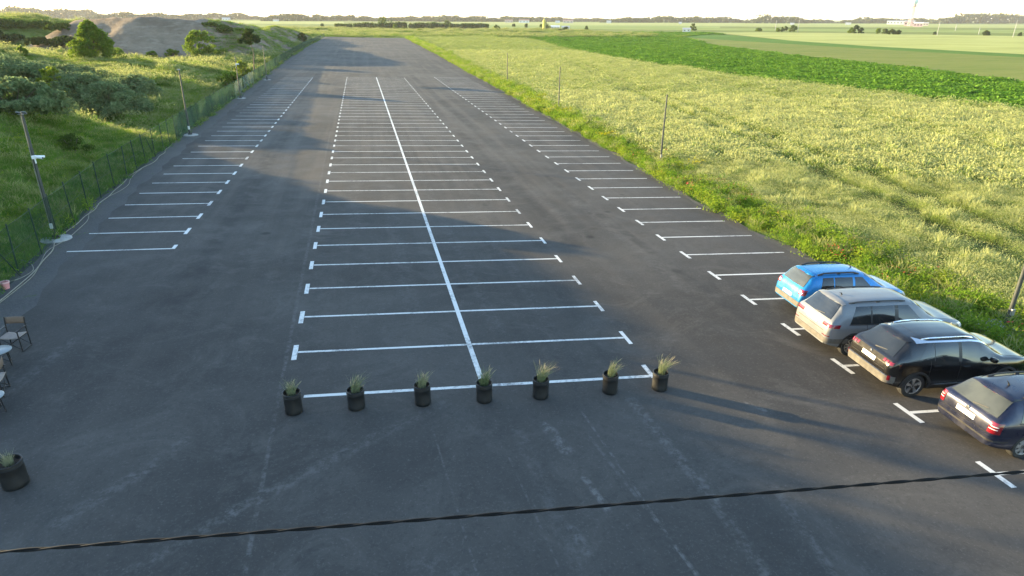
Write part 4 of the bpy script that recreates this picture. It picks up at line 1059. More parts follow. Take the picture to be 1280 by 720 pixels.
house('pink_building', 'low pinkish building at the foot of the radar tower', 1136, 32.6, 9, 5.2, 'pink_wall', 'roof_grey', 1.2, .3, 3)
house('pink_building', 'pinkish building right of the radar tower', 1147, 33.6, 8, 4.4, 'pink_wall', 'white_wall', 1.2, .4, 3)
house('pink_building', 'smallest pinkish building at the right of the tower group', 1155, 32.2, 7, 3.2, 'pale_wall', 'roof_grey', 1.2, .4, 3)
HV = [(283, 25.4, 8, 2.8, 'white_wall', 'roof_grey', 'white village house behind the heap, left of two'), (270, 25.2, 5, 2.4, 'pale_wall', 'roof_red', 'small pale village house behind the heap'), (345, 26.6, 6, 2.6, 'white_wall', 'roof_red', 'white village house before the left treeline'),
      (636, 28.2, 9, 3.4, 'pale_wall', 'roof_red', 'pale village house left of the silo, on the horizon'), (655, 28.4, 12, 3.6, 'white_wall', 'roof_red', 'widest village house above the silo'), (710, 28.8, 12, 3.8, 'pale_wall', 'roof_red', 'pale village house right above the sheds'), (697, 28.8, 5, 2.6, 'white_wall', 'roof_grey', 'little white village house above the sheds'), (761, 29, 5, 2.8, 'white_wall', 'roof_grey', 'lone white house before the middle treeline'), (850, 30.0, 3, 2.2, 'white_wall', 'roof_grey', 'tiny white house above the field hut'),
      (58, 22.6, 9, 2.2, 'white_wall', 'roof_grey', 'flat white building on the left horizon'), (990, 31, 4, 2, 'white_wall', 'roof_grey', 'tiny white house below the dark right wood'), (1060, 31, 5, 2.2, 'white_wall', 'roof_grey', 'tiny white building left of the long pale one')]
for h_ in HV: house('village_house', h_[6], h_[0], h_[1], h_[2], h_[3], h_[4], h_[5], 1.4, .6, 3, group='village houses on the horizon')
# radar tower
P = at(1137, 33); s = px_s(P); e = empty('radar_tower', tuple(P), 0, 'tall lattice radar tower with a pale blue head on the horizon', 'tower')
H_ = 18 * s; b = MB()
for sx in (-1, 1):
    for sy in (-1, 1): b.tube([(sx * 1.6 * s, sy * 1.6 * s, 0), (sx * .8 * s, sy * .8 * s, H_)], .22 * s, 5)
for k in range(7):
    z0, z1 = H_ * k / 7, H_ * (k + 1) / 7; a0 = 1.6 * s - .8 * s * k / 7; a1 = 1.6 * s - .8 * s * (k + 1) / 7
    for (u, v) in (((-1, -1), (1, -1)), ((1, -1), (1, 1)), ((1, 1), (-1, 1)), ((-1, 1), (-1, -1))):
        b.tube([(u[0] * a0, u[1] * a0, z0), (v[0] * a1, v[1] * a1, z1)], .13 * s, 4); b.tube([(v[0] * a0, v[1] * a0, z0), (u[0] * a1, u[1] * a1, z1)], .13 * s, 4); b.tube([(u[0] * a1, u[1] * a1, z1), (v[0] * a1, v[1] * a1, z1)], .13 * s, 4)
b.build('lattice_mast', M['pink_wall'], e)
b = MB(); b.lathe([(0, H_ - .3 * s), (2.1 * s, H_), (2.3 * s, H_ + 1. * s), (2.0 * s, H_ + 2.2 * s), (0, H_ + 2.2 * s)], 12); b.build('platform', M['pink_wall'], e)
b = MB()
pr = [(0, 2.2), (2.0, 2.4), (2.9, 4), (3.0, 5.8), (2.4, 7.8), (1.3, 9.2), (0, 9.7)]
b.lathe([(r_ * s, H_ + z_ * s) for r_, z_ in pr], 16); b.build('radome', M['blue_white'], e, smooth=True)
for k, (px, py, hp_, lab) in enumerate([(1171, 44.5, 13, 'thin pale utility pole below the radar tower'), (1266, 46.5, 15, 'tallest thin utility pole near the right photo edge'), (1194, 38.5, 6, 'short far utility pole right of the tower'), (997, 40, 12, 'thin pale pole by the pair of bushes'), (969, 38, 10, 'thin pole left of the pair of bushes'), (1223, 43, 6, 'short pale utility pole left of the reddish bush')]):
    P = at(px, py); s = px_s(P); e = empty('utility_pole', tuple(P), 0, lab, 'utility pole', 'thin utility poles on the far fields')
    b = MB(); b.tube([(0, 0, 0), (0, 0, hp_ * s)], [.28 * s, .2 * s], 6); b.build('pole', M['concrete'], e)
    b = MB(); b.box((0, 0, hp_ * s * .93), (1.6 * s, .2 * s, .2 * s)); b.build('crossarm', M['concrete'], e)

# ------------------------------------------------------------------ cars
def pchip(xk, yk, x):
    xk = np.asarray(xk, float); yk = np.asarray(yk, float); h = np.diff(xk); dl = np.diff(yk) / h
    m = np.zeros(len(xk)); m[0] = dl[0]; m[-1] = dl[-1]
    for i in range(1, len(xk) - 1):
        if dl[i - 1] * dl[i] > 0:
            w1 = 2 * h[i] + h[i - 1]; w2 = h[i] + 2 * h[i - 1]; m[i] = (w1 + w2) / (w1 / dl[i - 1] + w2 / dl[i])
    i = np.clip(np.searchsorted(xk, x) - 1, 0, len(xk) - 2); t = (x - xk[i]) / h[i]
    return yk[i] * (1 + 2 * t) * (1 - t) ** 2 + m[i] * h[i] * t * (1 - t) ** 2 + yk[i + 1] * t * t * (3 - 2 * t) + m[i + 1] * h[i] * t * t * (t - 1)

class Body:
    """car body as a surface: x runs from the tail (0) to the nose (L), y to the left, z up"""
    def __init__(s, prof, W, belt, roofw, plan, zbot, clear=.2):
        prof = np.array(prof, float); s.L = prof[-1, 0]; s.W = W
        q = np.concatenate([[0], np.cumsum(np.hypot(*np.diff(prof, axis=0).T))])
        t = np.unique(np.concatenate([np.linspace(0, q[-1], 190), q]))
        s.x = pchip(q, prof[:, 0], t); s.zt = pchip(q, prof[:, 1], t)
        s.x = np.maximum.accumulate(s.x + np.arange(len(s.x)) * 1e-6)
        bx, bz = zip(*belt); px_, pw = zip(*plan); rx, rw = zip(*roofw); zx, zb = zip(*zbot)
        bl = pchip(bx, bz, s.x); w = pchip(px_, pw, s.x) * W / 2; wr = pchip(rx, rw, s.x); zb = pchip(zx, zb, s.x)
        s.rings = []; s.beltz = []; s.gtop = []
        for i in range(len(s.x)):
            zt, z0, hw = s.zt[i], zb[i], w[i]; H = zt - z0
            zD = min(z0 + .24, z0 + H * .4); zE = min(bl[i] - .14, z0 + H * .72); zF = min(bl[i], z0 + H * .88)
            g = np.clip((zt - zF - .04) / .38, 0, 1); g = g * g * (3 - 2 * g)
            crown_ = .05 * g + .02 * (1 - g)
            P = [(0, z0), (hw * .86, z0), (hw * .965, z0 + min(.05, H * .1)), (hw * 1.0, zD), (hw * .995, zE), (hw * .955, zF),
                 (hw * .93 * (1 - g) + (wr[i] + .035) * g, zF + (zt - zF) * (.80 * g + .45 * (1 - g))), (hw * .80 * (1 - g) + (wr[i] - .07) * g, zt - (zt - zF) * (.10 * g + .25 * (1 - g)) * 1.0),
                 (hw * .45 * (1 - g) + wr[i] * .55 * g, zt - (zt - zF) * .02 * g - .012 * (1 - g)), (0, zt)]
            P = np.array(P); k = np.concatenate([[0], np.cumsum(np.sqrt(np.hypot(*np.diff(P, axis=0).T)) + 1e-4)])
            tt = np.concatenate([np.linspace(k[j], k[j + 1], 5)[:-1] for j in range(len(k) - 1)] + [[k[-1]]])
            yy = pchip(k, P[:, 0], tt); zz = pchip(k, P[:, 1], tt); zz = np.maximum.accumulate(zz)
            s.rings.append(np.stack([yy, zz], 1)); s.beltz.append(zF); s.gtop.append(zF + (zt - zF) * (.80 * g + .45 * (1 - g)))
        s.rings = np.array(s.rings); s.beltz = np.array(s.beltz); s.gtop = np.array(s.gtop)
    def mesh(s):
        n, m = s.rings.shape[:2]
        full = np.concatenate([s.rings, (s.rings * [-1, 1])[:, -2:0:-1]], 1); K = full.shape[1]
        V = np.concatenate([np.repeat(s.x[:, None, None], K, 1), full], 2).reshape(-1, 3)
        F = []
        for i in range(n - 1):
            for k in range(K): F.append((i * K + k, (i + 1) * K + k, (i + 1) * K + (k + 1) % K, i * K + (k + 1) % K))
        b = MB(); b.add(V, F)
        c0, c1 = np.array([s.x[0], 0, s.rings[0][:, 1].mean()]), np.array([s.x[-1], 0, s.rings[-1][:, 1].mean()])
        nb = len(b.v); b.v += [tuple(c0), tuple(c1)]
        for k in range(K):
            b.f.append((nb, k, (k + 1) % K)); b.m.append(0)
            e = (n - 1) * K; b.f.append((nb + 1, e + (k + 1) % K, e + k)); b.m.append(0)
        return b
    def y(s, x, z):
        i = int(np.clip(np.searchsorted(s.x, x) - 1, 0, len(s.x) - 2)); t = (x - s.x[i]) / max(1e-9, s.x[i + 1] - s.x[i]); r = []
        for j in (i, i + 1):
            R_ = s.rings[j][5:]; r.append(np.interp(z, R_[:, 1], R_[:, 0], right=0))
        return r[0] * (1 - t) + r[1] * t
    def top(s, x, y):
        i = int(np.clip(np.searchsorted(s.x, x) - 1, 0, len(s.x) - 2)); t = (x - s.x[i]) / max(1e-9, s.x[i + 1] - s.x[i]); r = []
        for j in (i, i + 1):
            R_ = s.rings[j]; k = int(np.argmax(R_[:, 0])); T = R_[k:][::-1]; r.append(np.interp(abs(y), T[:, 0], T[:, 1]))
        return r[0] * (1 - t) + r[1] * t
    def at(s, arr, x): return float(np.interp(x, s.x, arr))
    def hslice(s, z, xs, front):
        """outline at height z from the middle of the tail (or nose) round to x = xs"""
        idx = range(len(s.x)) if not front else range(len(s.x) - 1, -1, -1); P = []; prev = None
        for i in idx:
            x = s.x[i]
            if (x > xs and not front) or (x < xs and front): break
            R_ = s.rings[i]
            if R_[-1, 1] > z >= R_[0, 1]:
                yv = float(np.interp(z, R_[5:, 1], R_[5:, 0]))
                if not P:
                    if prev is not None: x0 = x + (s.x[prev] - x) * ((R_[-1, 1] - z) / max(1e-6, R_[-1, 1] - s.zt[prev])) if s.zt[prev] < z else x
                    else: x0 = x
                    P.append((x0, 0.))
                P.append((x, yv))
            prev = i
        return np.array(P)
    def wrap(s, z0, z1, a0, a1, xs, front=False, nz=5, na=18, off=.006, sym=True, depth=.02, zf=None):
        """patch following the tail or nose between arc lengths a0..a1 from the middle"""
        G = []
        for k in range(nz + 1):
            row = []
            v = k / nz
            for q in range(na + 1):
                u = q / na; aa = a0 + (a1 - a0) * u
                zz = (z0 + (z1 - z0) * v) if zf is None else zf(u, v)
                key = (round(zz, 4), xs, front)
                if not hasattr(s, '_c'): s._c = {}
                if key not in s._c:
                    P = s.hslice(zz, xs, front); L = np.concatenate([[0], np.cumsum(np.hypot(*np.diff(P, axis=0).T))]); s._c[key] = (P, L)
                P, L = s._c[key]; ab = min(abs(aa), L[-1])
                row.append((np.interp(ab, L, P[:, 0]), np.interp(ab, L, P[:, 1]) * (1 if aa >= 0 else -1), zz))
            G.append(row)
        return s.shell(np.array(G), off, depth)
    def side(s, x0, x1, zlo, zhi, sgn, nx=18, nz=6, off=.006, depth=.02, sl0=0., sl1=0.):
        """patch on the flank; sl0/sl1 shift the ends at the top"""
        G = []
        for q in range(nx + 1):
            row = []
            for k in range(nz + 1):
                v = k / nz; u = q / nx; x = (x0 + sl0 * v) * (1 - u) + (x1 + sl1 * v) * u
                lo = zlo(x) if callable(zlo) else zlo; hi = zhi(x) if callable(zhi) else zhi
                z = lo + (hi - lo) * v; row.append((x, sgn * s.y(x, z), z))
            G.append(row)
        return s.shell(np.array(G), off, depth)
    def roof(s, x0, x1, y0, y1, nx=20, ny=10, off=.005, depth=.02, rag=None):
        G = []
        for q in range(nx + 1):
            row = []
            for k in range(ny + 1):
                u = q / nx; v = k / ny; y = y0 + (y1 - y0) * v; xa, xb = (x0(y) if callable(x0) else x0), (x1(y) if callable(x1) else x1)
                x = xa + (xb - xa) * u; row.append((x, y, s.top(x, y)))
            G.append(row)
        return s.shell(np.array(G), off, depth)
    def shell(s, G, off, depth):
        du = np.gradient(G, axis=0); dv = np.gradient(G, axis=1); N = np.cross(du, dv); N /= np.linalg.norm(N, axis=2)[:, :, None] + 1e-9
        out = G - np.array([s.L / 2, 0, .55]); out[:, :, 0] *= .35
        sg = np.sign((N * out).sum(2).mean()); N = N * (sg if sg else 1)
        A = G + N * off; B = G - N * depth; n, m = G.shape[:2]; b = MB(); b.grid(A); b.grid(B, True)
        ring = [(i, 0) for i in range(n)] + [(n - 1, j) for j in range(1, m)] + [(i, m - 1) for i in range(n - 2, -1, -1)] + [(0, j) for j in range(m - 2, 0, -1)]
        ids = [i * m + j for i, j in ring]; nm = n * m
        for a, c in zip(ids, ids[1:] + ids[:1]): b.f.append((a, c, c + nm, a + nm)); b.m.append(0)
        return b

def make_wheel(parent, x, y, r, wd, style):
    s = 1 if y > 0 else -1
    wv_ = MB(); wv_.lathe([(0, 0), (.07, 0), (.075, .03), (.055, .05), (0, .055)], 16, axis='y')
    wv_.v = [(a, s * (b_ + wd * .5 - .075), c) for a, b_, c in wv_.v]
    hub = wv_.build('wheel', M['alloy_dark'], parent, smooth=True); hub.location = (x, y - s * wd * .5, r)
    t = MB(); h = wd / 2
    t.lathe([(r * .66, -h * .8), (r * .7, -h), (r * .9, -h), (r * .975, -h * .8), (r, -h * .5), (r, h * .5), (r * .975, h * .8), (r * .9, h), (r * .7, h), (r * .66, h * .8)], 40, axis='y', closed=True)
    t.build('tyre', M['tyre'], hub, smooth=True, angle=35)
    b = MB(); b.lathe([(r * .68, h * .86), (r * .66, h * .9), (r * .62, h * .86), (r * .6, h * .3), (0, h * .25)], 36, axis='y')
    b.lathe([(r * .66, -h * .8), (0, -h * .6)], 24, axis='y'); b.mi = 1
    ns = {'five': 5, 'ten': 10, 'cover': 7}[style]
    for k in range(ns):
        a = 2 * math.pi * k / ns + .3
        subs = (-.11, .11) if style == 'five' else (0,)
        for dq in subs:
            a2 = a + dq; ww = {'five': .022, 'ten': .02, 'cover': .05}[style]
            c0 = np.array([math.cos(a) * r * .1, math.sin(a) * r * .1]); c1 = np.array([math.cos(a2) * r * .645, math.sin(a2) * r * .645]); d = c1 - c0; nn = np.array([-d[1], d[0]]) / np.linalg.norm(d) * ww
            pts = [(c0 - nn * .8), (c0 + nn * .8), (c1 + nn), (c1 - nn)]
            b.add([(p[0], h * .74, p[1]) for p in pts] + [(p[0], h * .45, p[1]) for p in pts], [(0, 1, 2, 3), (7, 6, 5, 4), (0, 1, 5, 4), (1, 2, 6, 5), (2, 3, 7, 6), (3, 0, 4, 7)])
    b.lathe([(r * .67, h * .92), (r * .69, h * .88), (r * .6, h * .8), (r * .61, h * .88)], 36, axis='y', closed=True)
    b.lathe([(0, h * .8), (r * .14, h * .78), (r * .15, h * .5)], 16, axis='y')
    if s < 0: b.v = [(a, -b_, c) for a, b_, c in b.v]
    b.build('rim', [M['alloy_dark'], M['alloy']], hub, smooth=True, angle=30)

def build_car(p):
    L, W = p['L'], p['W']
    e = empty(p['name'], (p['x'] + L / 2, p['yc'], lz(p['x'] + L / 2, p['yc']) + .012), p.get('rz', 0), p['label'], 'car', 'cars parked beside the wheat field')
    e.rotation_euler = (math.atan(SY), -math.atan(SX), p.get('rz', 0))
    S = Body(p['prof'], W, p['belt'], p['roofw'], p['plan'], p['zbot'])
    off = Vector((-L / 2, 0, 0))
    def add(b, name, mat, parent=None, smooth=True, angle=45, bevel=0):
        b.v = [tuple(Vector(v) + off) for v in b.v]; return b.build(name, mat, parent or e, smooth=smooth, angle=angle, bevel=bevel)
    # wheel housings are cut from the shell
    body = add(S.mesh(), 'body', [p['paint'], M['trim_black']], angle=38)
    wr = p['wr']; cuts = MB(); cuts.mi = 0
    for wx in p['wheels']:
        for s in (-1, 1):
            c = MB(); c.tube([(0, 0, 0), (0, .6, 0)], wr * 1.15, 40)
            cuts.add([(a + wx - L / 2, s * (W / 2 - .29 + b_), z + wr) for a, b_, z in c.v], c.f)
    cb = cuts.build('cutter', M['trim_black'])
    cb.parent = e
    md = body.modifiers.new('arches', 'BOOLEAN'); md.object = cb; md.operation = 'DIFFERENCE'; md.solver = 'EXACT'; md.material_mode = 'TRANSFER'
    dg = bpy.context.evaluated_depsgraph_get(); me = bpy.data.meshes.new_from_object(body.evaluated_get(dg))
    body.modifiers.clear(); body.data = me; bpy.data.objects.remove(cb)
    for wx, (yo) in zip(p['wheels'], (0, 0)):
        for s in (-1, 1): make_wheel(e, wx - L / 2, s * (W / 2 - .035), wr, p.get('ww', .215), p['rim'])
    # arch lips
    if p.get('clad'):
        for wx in p['wheels']:
            for s in (-1, 1):
                G = []
                for k in range(25):
                    a = math.pi * (-.06 + 1.12 * k / 24); row = []
                    for rr_ in (1.15, 1.31):
                        x = wx + math.cos(a) * wr * rr_; z = max(S.at(S.rings[:, 4, 1], x) + .02, wr + math.sin(a) * wr * rr_); row.append((x, s * S.y(x, z), z))
                    G.append(row)
                add(S.shell(np.array(G), .016, .03), 'wheel_arch_trim', M['trim_black'])
    # doors, windows
    zlo = lambda x: S.at(S.beltz, x) + .025
    zhi = lambda x: S.at(S.gtop, x) + p.get('winhi', -.0)
    sill = lambda x: S.at(S.rings[:, 4, 1], x) + .17
    for s in (-1, 1):
        for k, (x0, x1) in enumerate(p['doors']):
            d = add(S.side(x0, x1, sill, lambda x: S.at(S.beltz, x) - .005, s, off=.004, depth=.01, nz=10), 'door', p['paint'])
            add(S.side(x0 - .006, x0 + .006, sill, lambda x: S.at(S.beltz, x) + .02, s, nx=1, off=.0052, depth=.01, nz=10), 'door_gap', M['seam'], d)
            hx = x0 + .1; hz = S.at(S.beltz, hx) - .10; yv = s * (S.y(hx + .08, hz) + .022)
            b = MB(); b.box((hx + .08, yv, hz), (.19, .026, .034)); add(b, 'handle', p.get('handle', p['paint']), d, smooth=False, bevel=.01)
        for (x0, x1, s0, s1) in p['windows']:
            add(S.side(x0, x1, zlo, zhi, s, off=.004, depth=.012, sl0=s0, sl1=s1, nz=8), 'window', p['glass'])
        if p.get('chrome'):
            x0, x1 = p['chrome']; add(S.side(x0, x1, lambda x: zhi(x) + .004, lambda x: zhi(x) + .034 + .05 * max(0, 1 - (x - x0) / .35), s, nx=40, nz=2, off=.012, depth=.01), 'bright_strip', M['chrome'])
        else:
            add(S.side(p['windows'][0][0] - .02, p['windows'][-1][1] + .02, lambda x: zlo(x) - .028, lambda x: zlo(x) - .003, s, nx=40, nz=1, off=.009, depth=.01), 'belt_strip', M['trim_black'])
        # pillar panels between the panes
        if p.get('pillars'):
            for (x0, x1, s0, s1) in p['pillars']: add(S.side(x0, x1, zlo, zhi, s, nx=4, off=.0025, depth=.012, sl0=s0, sl1=s1, nz=8), 'pillar', p.get('pillar_mat', M['trim_black']))
        # sills
        w0, w1 = p['wheels'][0] + wr * 1.2, p['wheels'][1] - wr * 1.2
        add(S.side(w0, w1, lambda x: S.at(S.rings[:, 4, 1], x) + .02, lambda x: S.at(S.rings[:, 4, 1], x) + .15, s, nx=20, nz=3, off=.012, depth=.02), 'sill', M['trim_black'] if p.get('clad') else p['paint'])
        if p.get('sillchrome'): add(S.side(w0 + .15, w1 - .1, lambda x: S.at(S.rings[:, 4, 1], x) + .155, lambda x: S.at(S.rings[:, 4, 1], x) + .185, s, nx=20, nz=1, off=.014, depth=.02), 'bright_sill_strip', M['chrome'])
        # mirror
        mx = p['mirror']; mz = S.at(S.beltz, mx) + .1; my = s * (S.y(mx, mz - .06) + .14)
        b = MB()
        for rx_, zz in ((0, 0),):
            n = 10
            pr_ = [(-.06, .5), (-.045, .85), (0, 1.), (.06, .75), (.09, .3)]
            vs_ = []
            for dx, k_ in pr_:
                for q in range(n):
                    a = 6.283 * q / n; vs_.append((mx + dx, my + math.copysign(abs(math.cos(a)) ** .6, math.cos(a)) * .105 * k_, mz + math.copysign(abs(math.sin(a)) ** .6, math.sin(a)) * .072 * k_))
            fs_ = [(i * n + q, i * n + (q + 1) % n, (i + 1) * n + (q + 1) % n, (i + 1) * n + q) for i in range(4) for q in range(n)] + [tuple(range(n))[::-1], tuple(range(4 * n, 5 * n))]
            b.add(vs_, fs_)
        mo = add(b, 'mirror', p.get('mirror_mat', p['paint']))
        b = MB(); b.box((mx + .03, s * (abs(my) - .11), mz - .05), (.07, .1, .03)); add(b, 'mirror_arm', M['trim_black'], mo, smooth=False)
        # roof rails
        if p.get('rails'):
            x0, x1, mt, lift = p['rails']; pts = []
            for k in range(15):
                u = k / 14; x = x0 + (x1 - x0) * u; i = int(np.argmin(abs(S.x - x))); yv = S.rings[i][28, 0] - .01; lf = lift * min(1, 7 * u, 7 * (1 - u))
                pts.append((x, s * yv, S.top(x, yv) + .012 + lf))
            b = MB(); b.tube(pts, p.get('railr', .02), 8)
            rl = add(b, 'roof_rail', mt)
            for k in (1, 7, 13):
                q = pts[k]; b = MB(); b.box((q[0], q[1], q[2] - .025), (.11, .03, .055)); add(b, 'rail_foot', M['trim_black'], rl, smooth=False, bevel=.008)
    # rear
    gz0, gz1, ga0, ga1 = p['rglass']
    G = []
    add(S.wrap(gz0, gz1, -1, 1, 1.2, off=.005, nz=10, na=24) if False else _rear_glass(S, gz0, gz1, ga0, ga1), 'rear_window', p['rglass_mat'])
    z0, z1, a = p['bumper']
    add(S.wrap(z0, z1, -a, a, 1.2, nz=4, na=50, off=.014), 'rear_bumper', p['bumper_mat'])
    if p.get('bumper2'): z0, z1, a, m_ = p['bumper2']; add(S.wrap(z0, z1, -a, a, 1.2, nz=3, na=44, off=.02), 'bumper_trim', m_)
    zg = p['tailgate']; add(S.wrap(zg[0], zg[0] + .012, -zg[1], zg[1], 1.2, nz=1, na=30, off=.004), 'tailgate_gap', M['seam'])
    pz, ph, pw = p['plate']; P = S.hslice(pz, 1.2, False); P2 = S.hslice(pz + ph, 1.2, False)
    b = MB(); x0, x1 = P[0, 0] - .012, P2[0, 0] - .012
    b.add([(x0, -pw, pz), (x0, pw, pz), (x1, pw, pz + ph), (x1, -pw, pz + ph), (x0 + .03, -pw, pz), (x0 + .03, pw, pz), (x1 + .03, pw, pz + ph), (x1 + .03, -pw, pz + ph)], [(0, 1, 2, 3), (7, 6, 5, 4), (0, 1, 5, 4), (1, 2, 6, 5), (2, 3, 7, 6), (3, 0, 4, 7)])
    add(b, 'number_plate', M['plate'], smooth=False)
    for s in (-1, 1):
        for (nm, za, zb_, a0, a1, mt, o_) in p['tails']:
            add(S.wrap(za, zb_, s * a0, s * a1, 1.2, nz=5, na=14, off=o_), nm, M[mt])
    if p.get('wiper'):
        wz = p['wiper']; P = S.hslice(wz, 1.2, False); P2 = S.hslice(wz + .05, 1.2, False)
        b = MB(); b.tube([(P[0, 0] - .03, 0, wz), (P2[0, 0] - .015, -.36, wz + .05)], [.014, .008], 6); add(b, 'wiper', M['trim_black'])
    if p.get('badge'):
        bz = p['badge']; P = S.hslice(bz, 1.2, False); b = MB(); b.lathe([(0, -.02), (.045, -.015), (.05, 0), (.045, .01), (0, .01)], 14, c=(P[0, 0] - .004, 0, bz), axis='x'); add(b, 'emblem', M['chrome'])
    # spoiler lip
    if p.get('spoiler'):
        xa, xb, yw = p['spoiler']; add(S.roof(lambda y: xa + .06 * (y / yw) ** 2, xb, -yw, yw, nx=6, ny=16, off=.022, depth=.02), 'spoiler', p.get('spoiler_mat', p['paint']))
        b = MB(); z = S.top(xa, 0) + .012; b.box((xa - .002, 0, z - .005), (.012, .3, .022)); add(b, 'brake_light', M['red_lens'], smooth=False)
    if p.get('antenna'):
        xa = p['antenna']; b = MB(); z = S.top(xa, 0); b.tube([(xa, 0, z - .02), (xa - .03, 0, z + .05), (xa - .1, 0, z + .1 * p.get('ant_len', 1))], [.03, .016, .006], 8); add(b, 'antenna', M['trim_black'])
    if p.get('panorama'):
        x0, x1, yw = p['panorama']; add(S.roof(x0, x1, -yw, yw, off=.004), 'glass_roof', M['glass_dark'])
    # front
    (cx, rx_), yw, yr = p['wscreen']
    G = []
    for k in range(13):
        u = k / 12; x = cx + (rx_ - cx) * u; ym = yw + (yr - yw) * u; G.append([(x + .10 * (1 - u) * 0 - .10 * (j / 10. * 2 - 1) ** 2 * (1 - .4 * u), ym * (j / 10. * 2 - 1), S.top(x - .10 * (j / 10. * 2 - 1) ** 2 * (1 - .4 * u), ym * (j / 10. * 2 - 1))) for j in range(11)])
    add(S.shell(np.array(G), .006, .01), 'windscreen', p['glass'])
    add(S.roof(lambda y: cx - .02 - .1 * (y / yw) ** 2, lambda y: cx + .12 - .12 * (y / yw) ** 2, -yw, yw, nx=3, ny=14, off=.008), 'cowl', M['trim_black'])
    x0, x1, yw2 = p['hood']; hb = add(S.roof(lambda y: x0 - .12 * (y / yw2) ** 2, lambda y: x1 - .16 * (y / yw2) ** 2, -yw2, yw2, off=.006), 'bonnet', p['paint'])
    for s in (-1, 1): add(S.wrap(*p['headz'], s * p['heada'][0], s * p['heada'][1], L - 1.0, True, off=.007, na=10), 'headlight', M['white_lens'])
    z0, z1, a = p['grille']; add(S.wrap(z0, z1, -a, a, L - 1., True, off=.008, na=20), 'grille', M['trim_black'])
    z0, z1, a = p['fbumper']; add(S.wrap(z0, z1, -a, a, L - 1., True, off=.01, na=40, nz=3), 'front_bumper', M['trim_black'])
    return e

def _rear_glass(S, z0, z1, w0, w1):
    """pane of the tailgate: half widths w0 (bottom) .. w1 (top), draped over the tail"""
    xa = float(np.interp(z0, S.zt[:90], S.x[:90])); xb = float(np.interp(z1, S.zt[:90], S.x[:90])); G = []
    for k in range(13):
        u = k / 12; zc = z0 + (z1 - z0) * u; xc = float(np.interp(zc, S.zt[:90], S.x[:90])); hw = w0 + (w1 - w0) * u; row = []
        for j in range(17):
            y = hw * (j / 8. - 1); P = S.hslice(zc, 1.4, False); m = int(np.argmax(P[:, 1]))
            x = float(np.interp(abs(y), P[:m + 1, 1], P[:m + 1, 0])); row.append((x, y, zc))
        G.append(row)
    return S.shell(np.array(G), .014, .03)

PLAN = lambda L, r=.80, f=.74: [(0, r), (.03, r + .06), (.12, r + .125), (.35, .985), (.9, 1.0), (L - 1.3, 1.), (L - .7, .975), (L - .3, .90), (L - .1, f + .06), (L, f)]
M['blue'] = mat_paintwork('bright_blue_paint', (.01, .19, .46), .25, .4, .06)
M['silver'] = mat_paintwork('pale_grey_paint', (.15, .16, .172), .34, .1, .12)
M['black'] = mat_paintwork('black_paint', (.006, .006, .007), .12, 0, .03)
M['navy'] = mat_paintwork('dark_navy_paint', (.014, .018, .042), .25, .5, .10)

L = 4.08
build_car(dict(name='hatchback_car', label='bright blue hatchback with black roof rails, farthest of the parked cars', L=L, W=1.74, x=13.74, yc=17.80, rz=R(-4), paint=M['blue'],
    prof=[(0, .52), (.0, .68), (.02, .80), (.05, .92), (.09, 1.02), (.14, 1.10), (.30, 1.33), (.42, 1.47), (.60, 1.515), (1.4, 1.555), (2.1, 1.54), (2.45, 1.48), (3.10, 1.08), (3.22, 1.03), (3.7, .95), (3.95, .82), (4.06, .66), (L, .5)],
    belt=[(0, .96), (1, .95), (2, .93), (3, .92), (L, .8)], roofw=[(0, .56), (.5, .58), (1.5, .60), (2.4, .57), (3.2, .62), (L, .6)], plan=PLAN(L, .80),
    zbot=[(0, .4), (.3, .3), (.8, .22), (3.3, .22), (3.8, .28), (L, .34)], wheels=(.74, 3.30), wr=.315, rim='cover', clad=True,
    doors=[(1.02, 1.90), (1.92, 2.86)], windows=[(.66, 1.16, .12, 0), (1.20, 1.86, 0, 0), (1.95, 2.75, 0, -.5)], pillars=None, glass=M['glass_dark'], mirror=2.72,
    railr=.03, rails=(.66, 2.15, M['trim_black'], .045), rglass=(1.09, 1.45, .60, .52), rglass_mat=M['glass_dusty'], bumper=(.44, .62, 1.15), bumper_mat=M['trim_grey'], tailgate=(.70, .62),
    plate=(.66, .11, .26), tails=[('taillight', .86, 1.03, .56, .86, 'red_lens', .012), ('reversing_lens', .90, .99, .58, .68, 'white_lens', .016)], wiper=1.1,
    spoiler=(.40, .55, .5), antenna=2.2, wscreen=((3.06, 2.44), .64, .54), hood=(3.2, 3.92, .66), headz=(.70, .84), heada=(.46, .80), grille=(.56, .72, .42), fbumper=(.38, .54, 1.0)))
L = 4.68
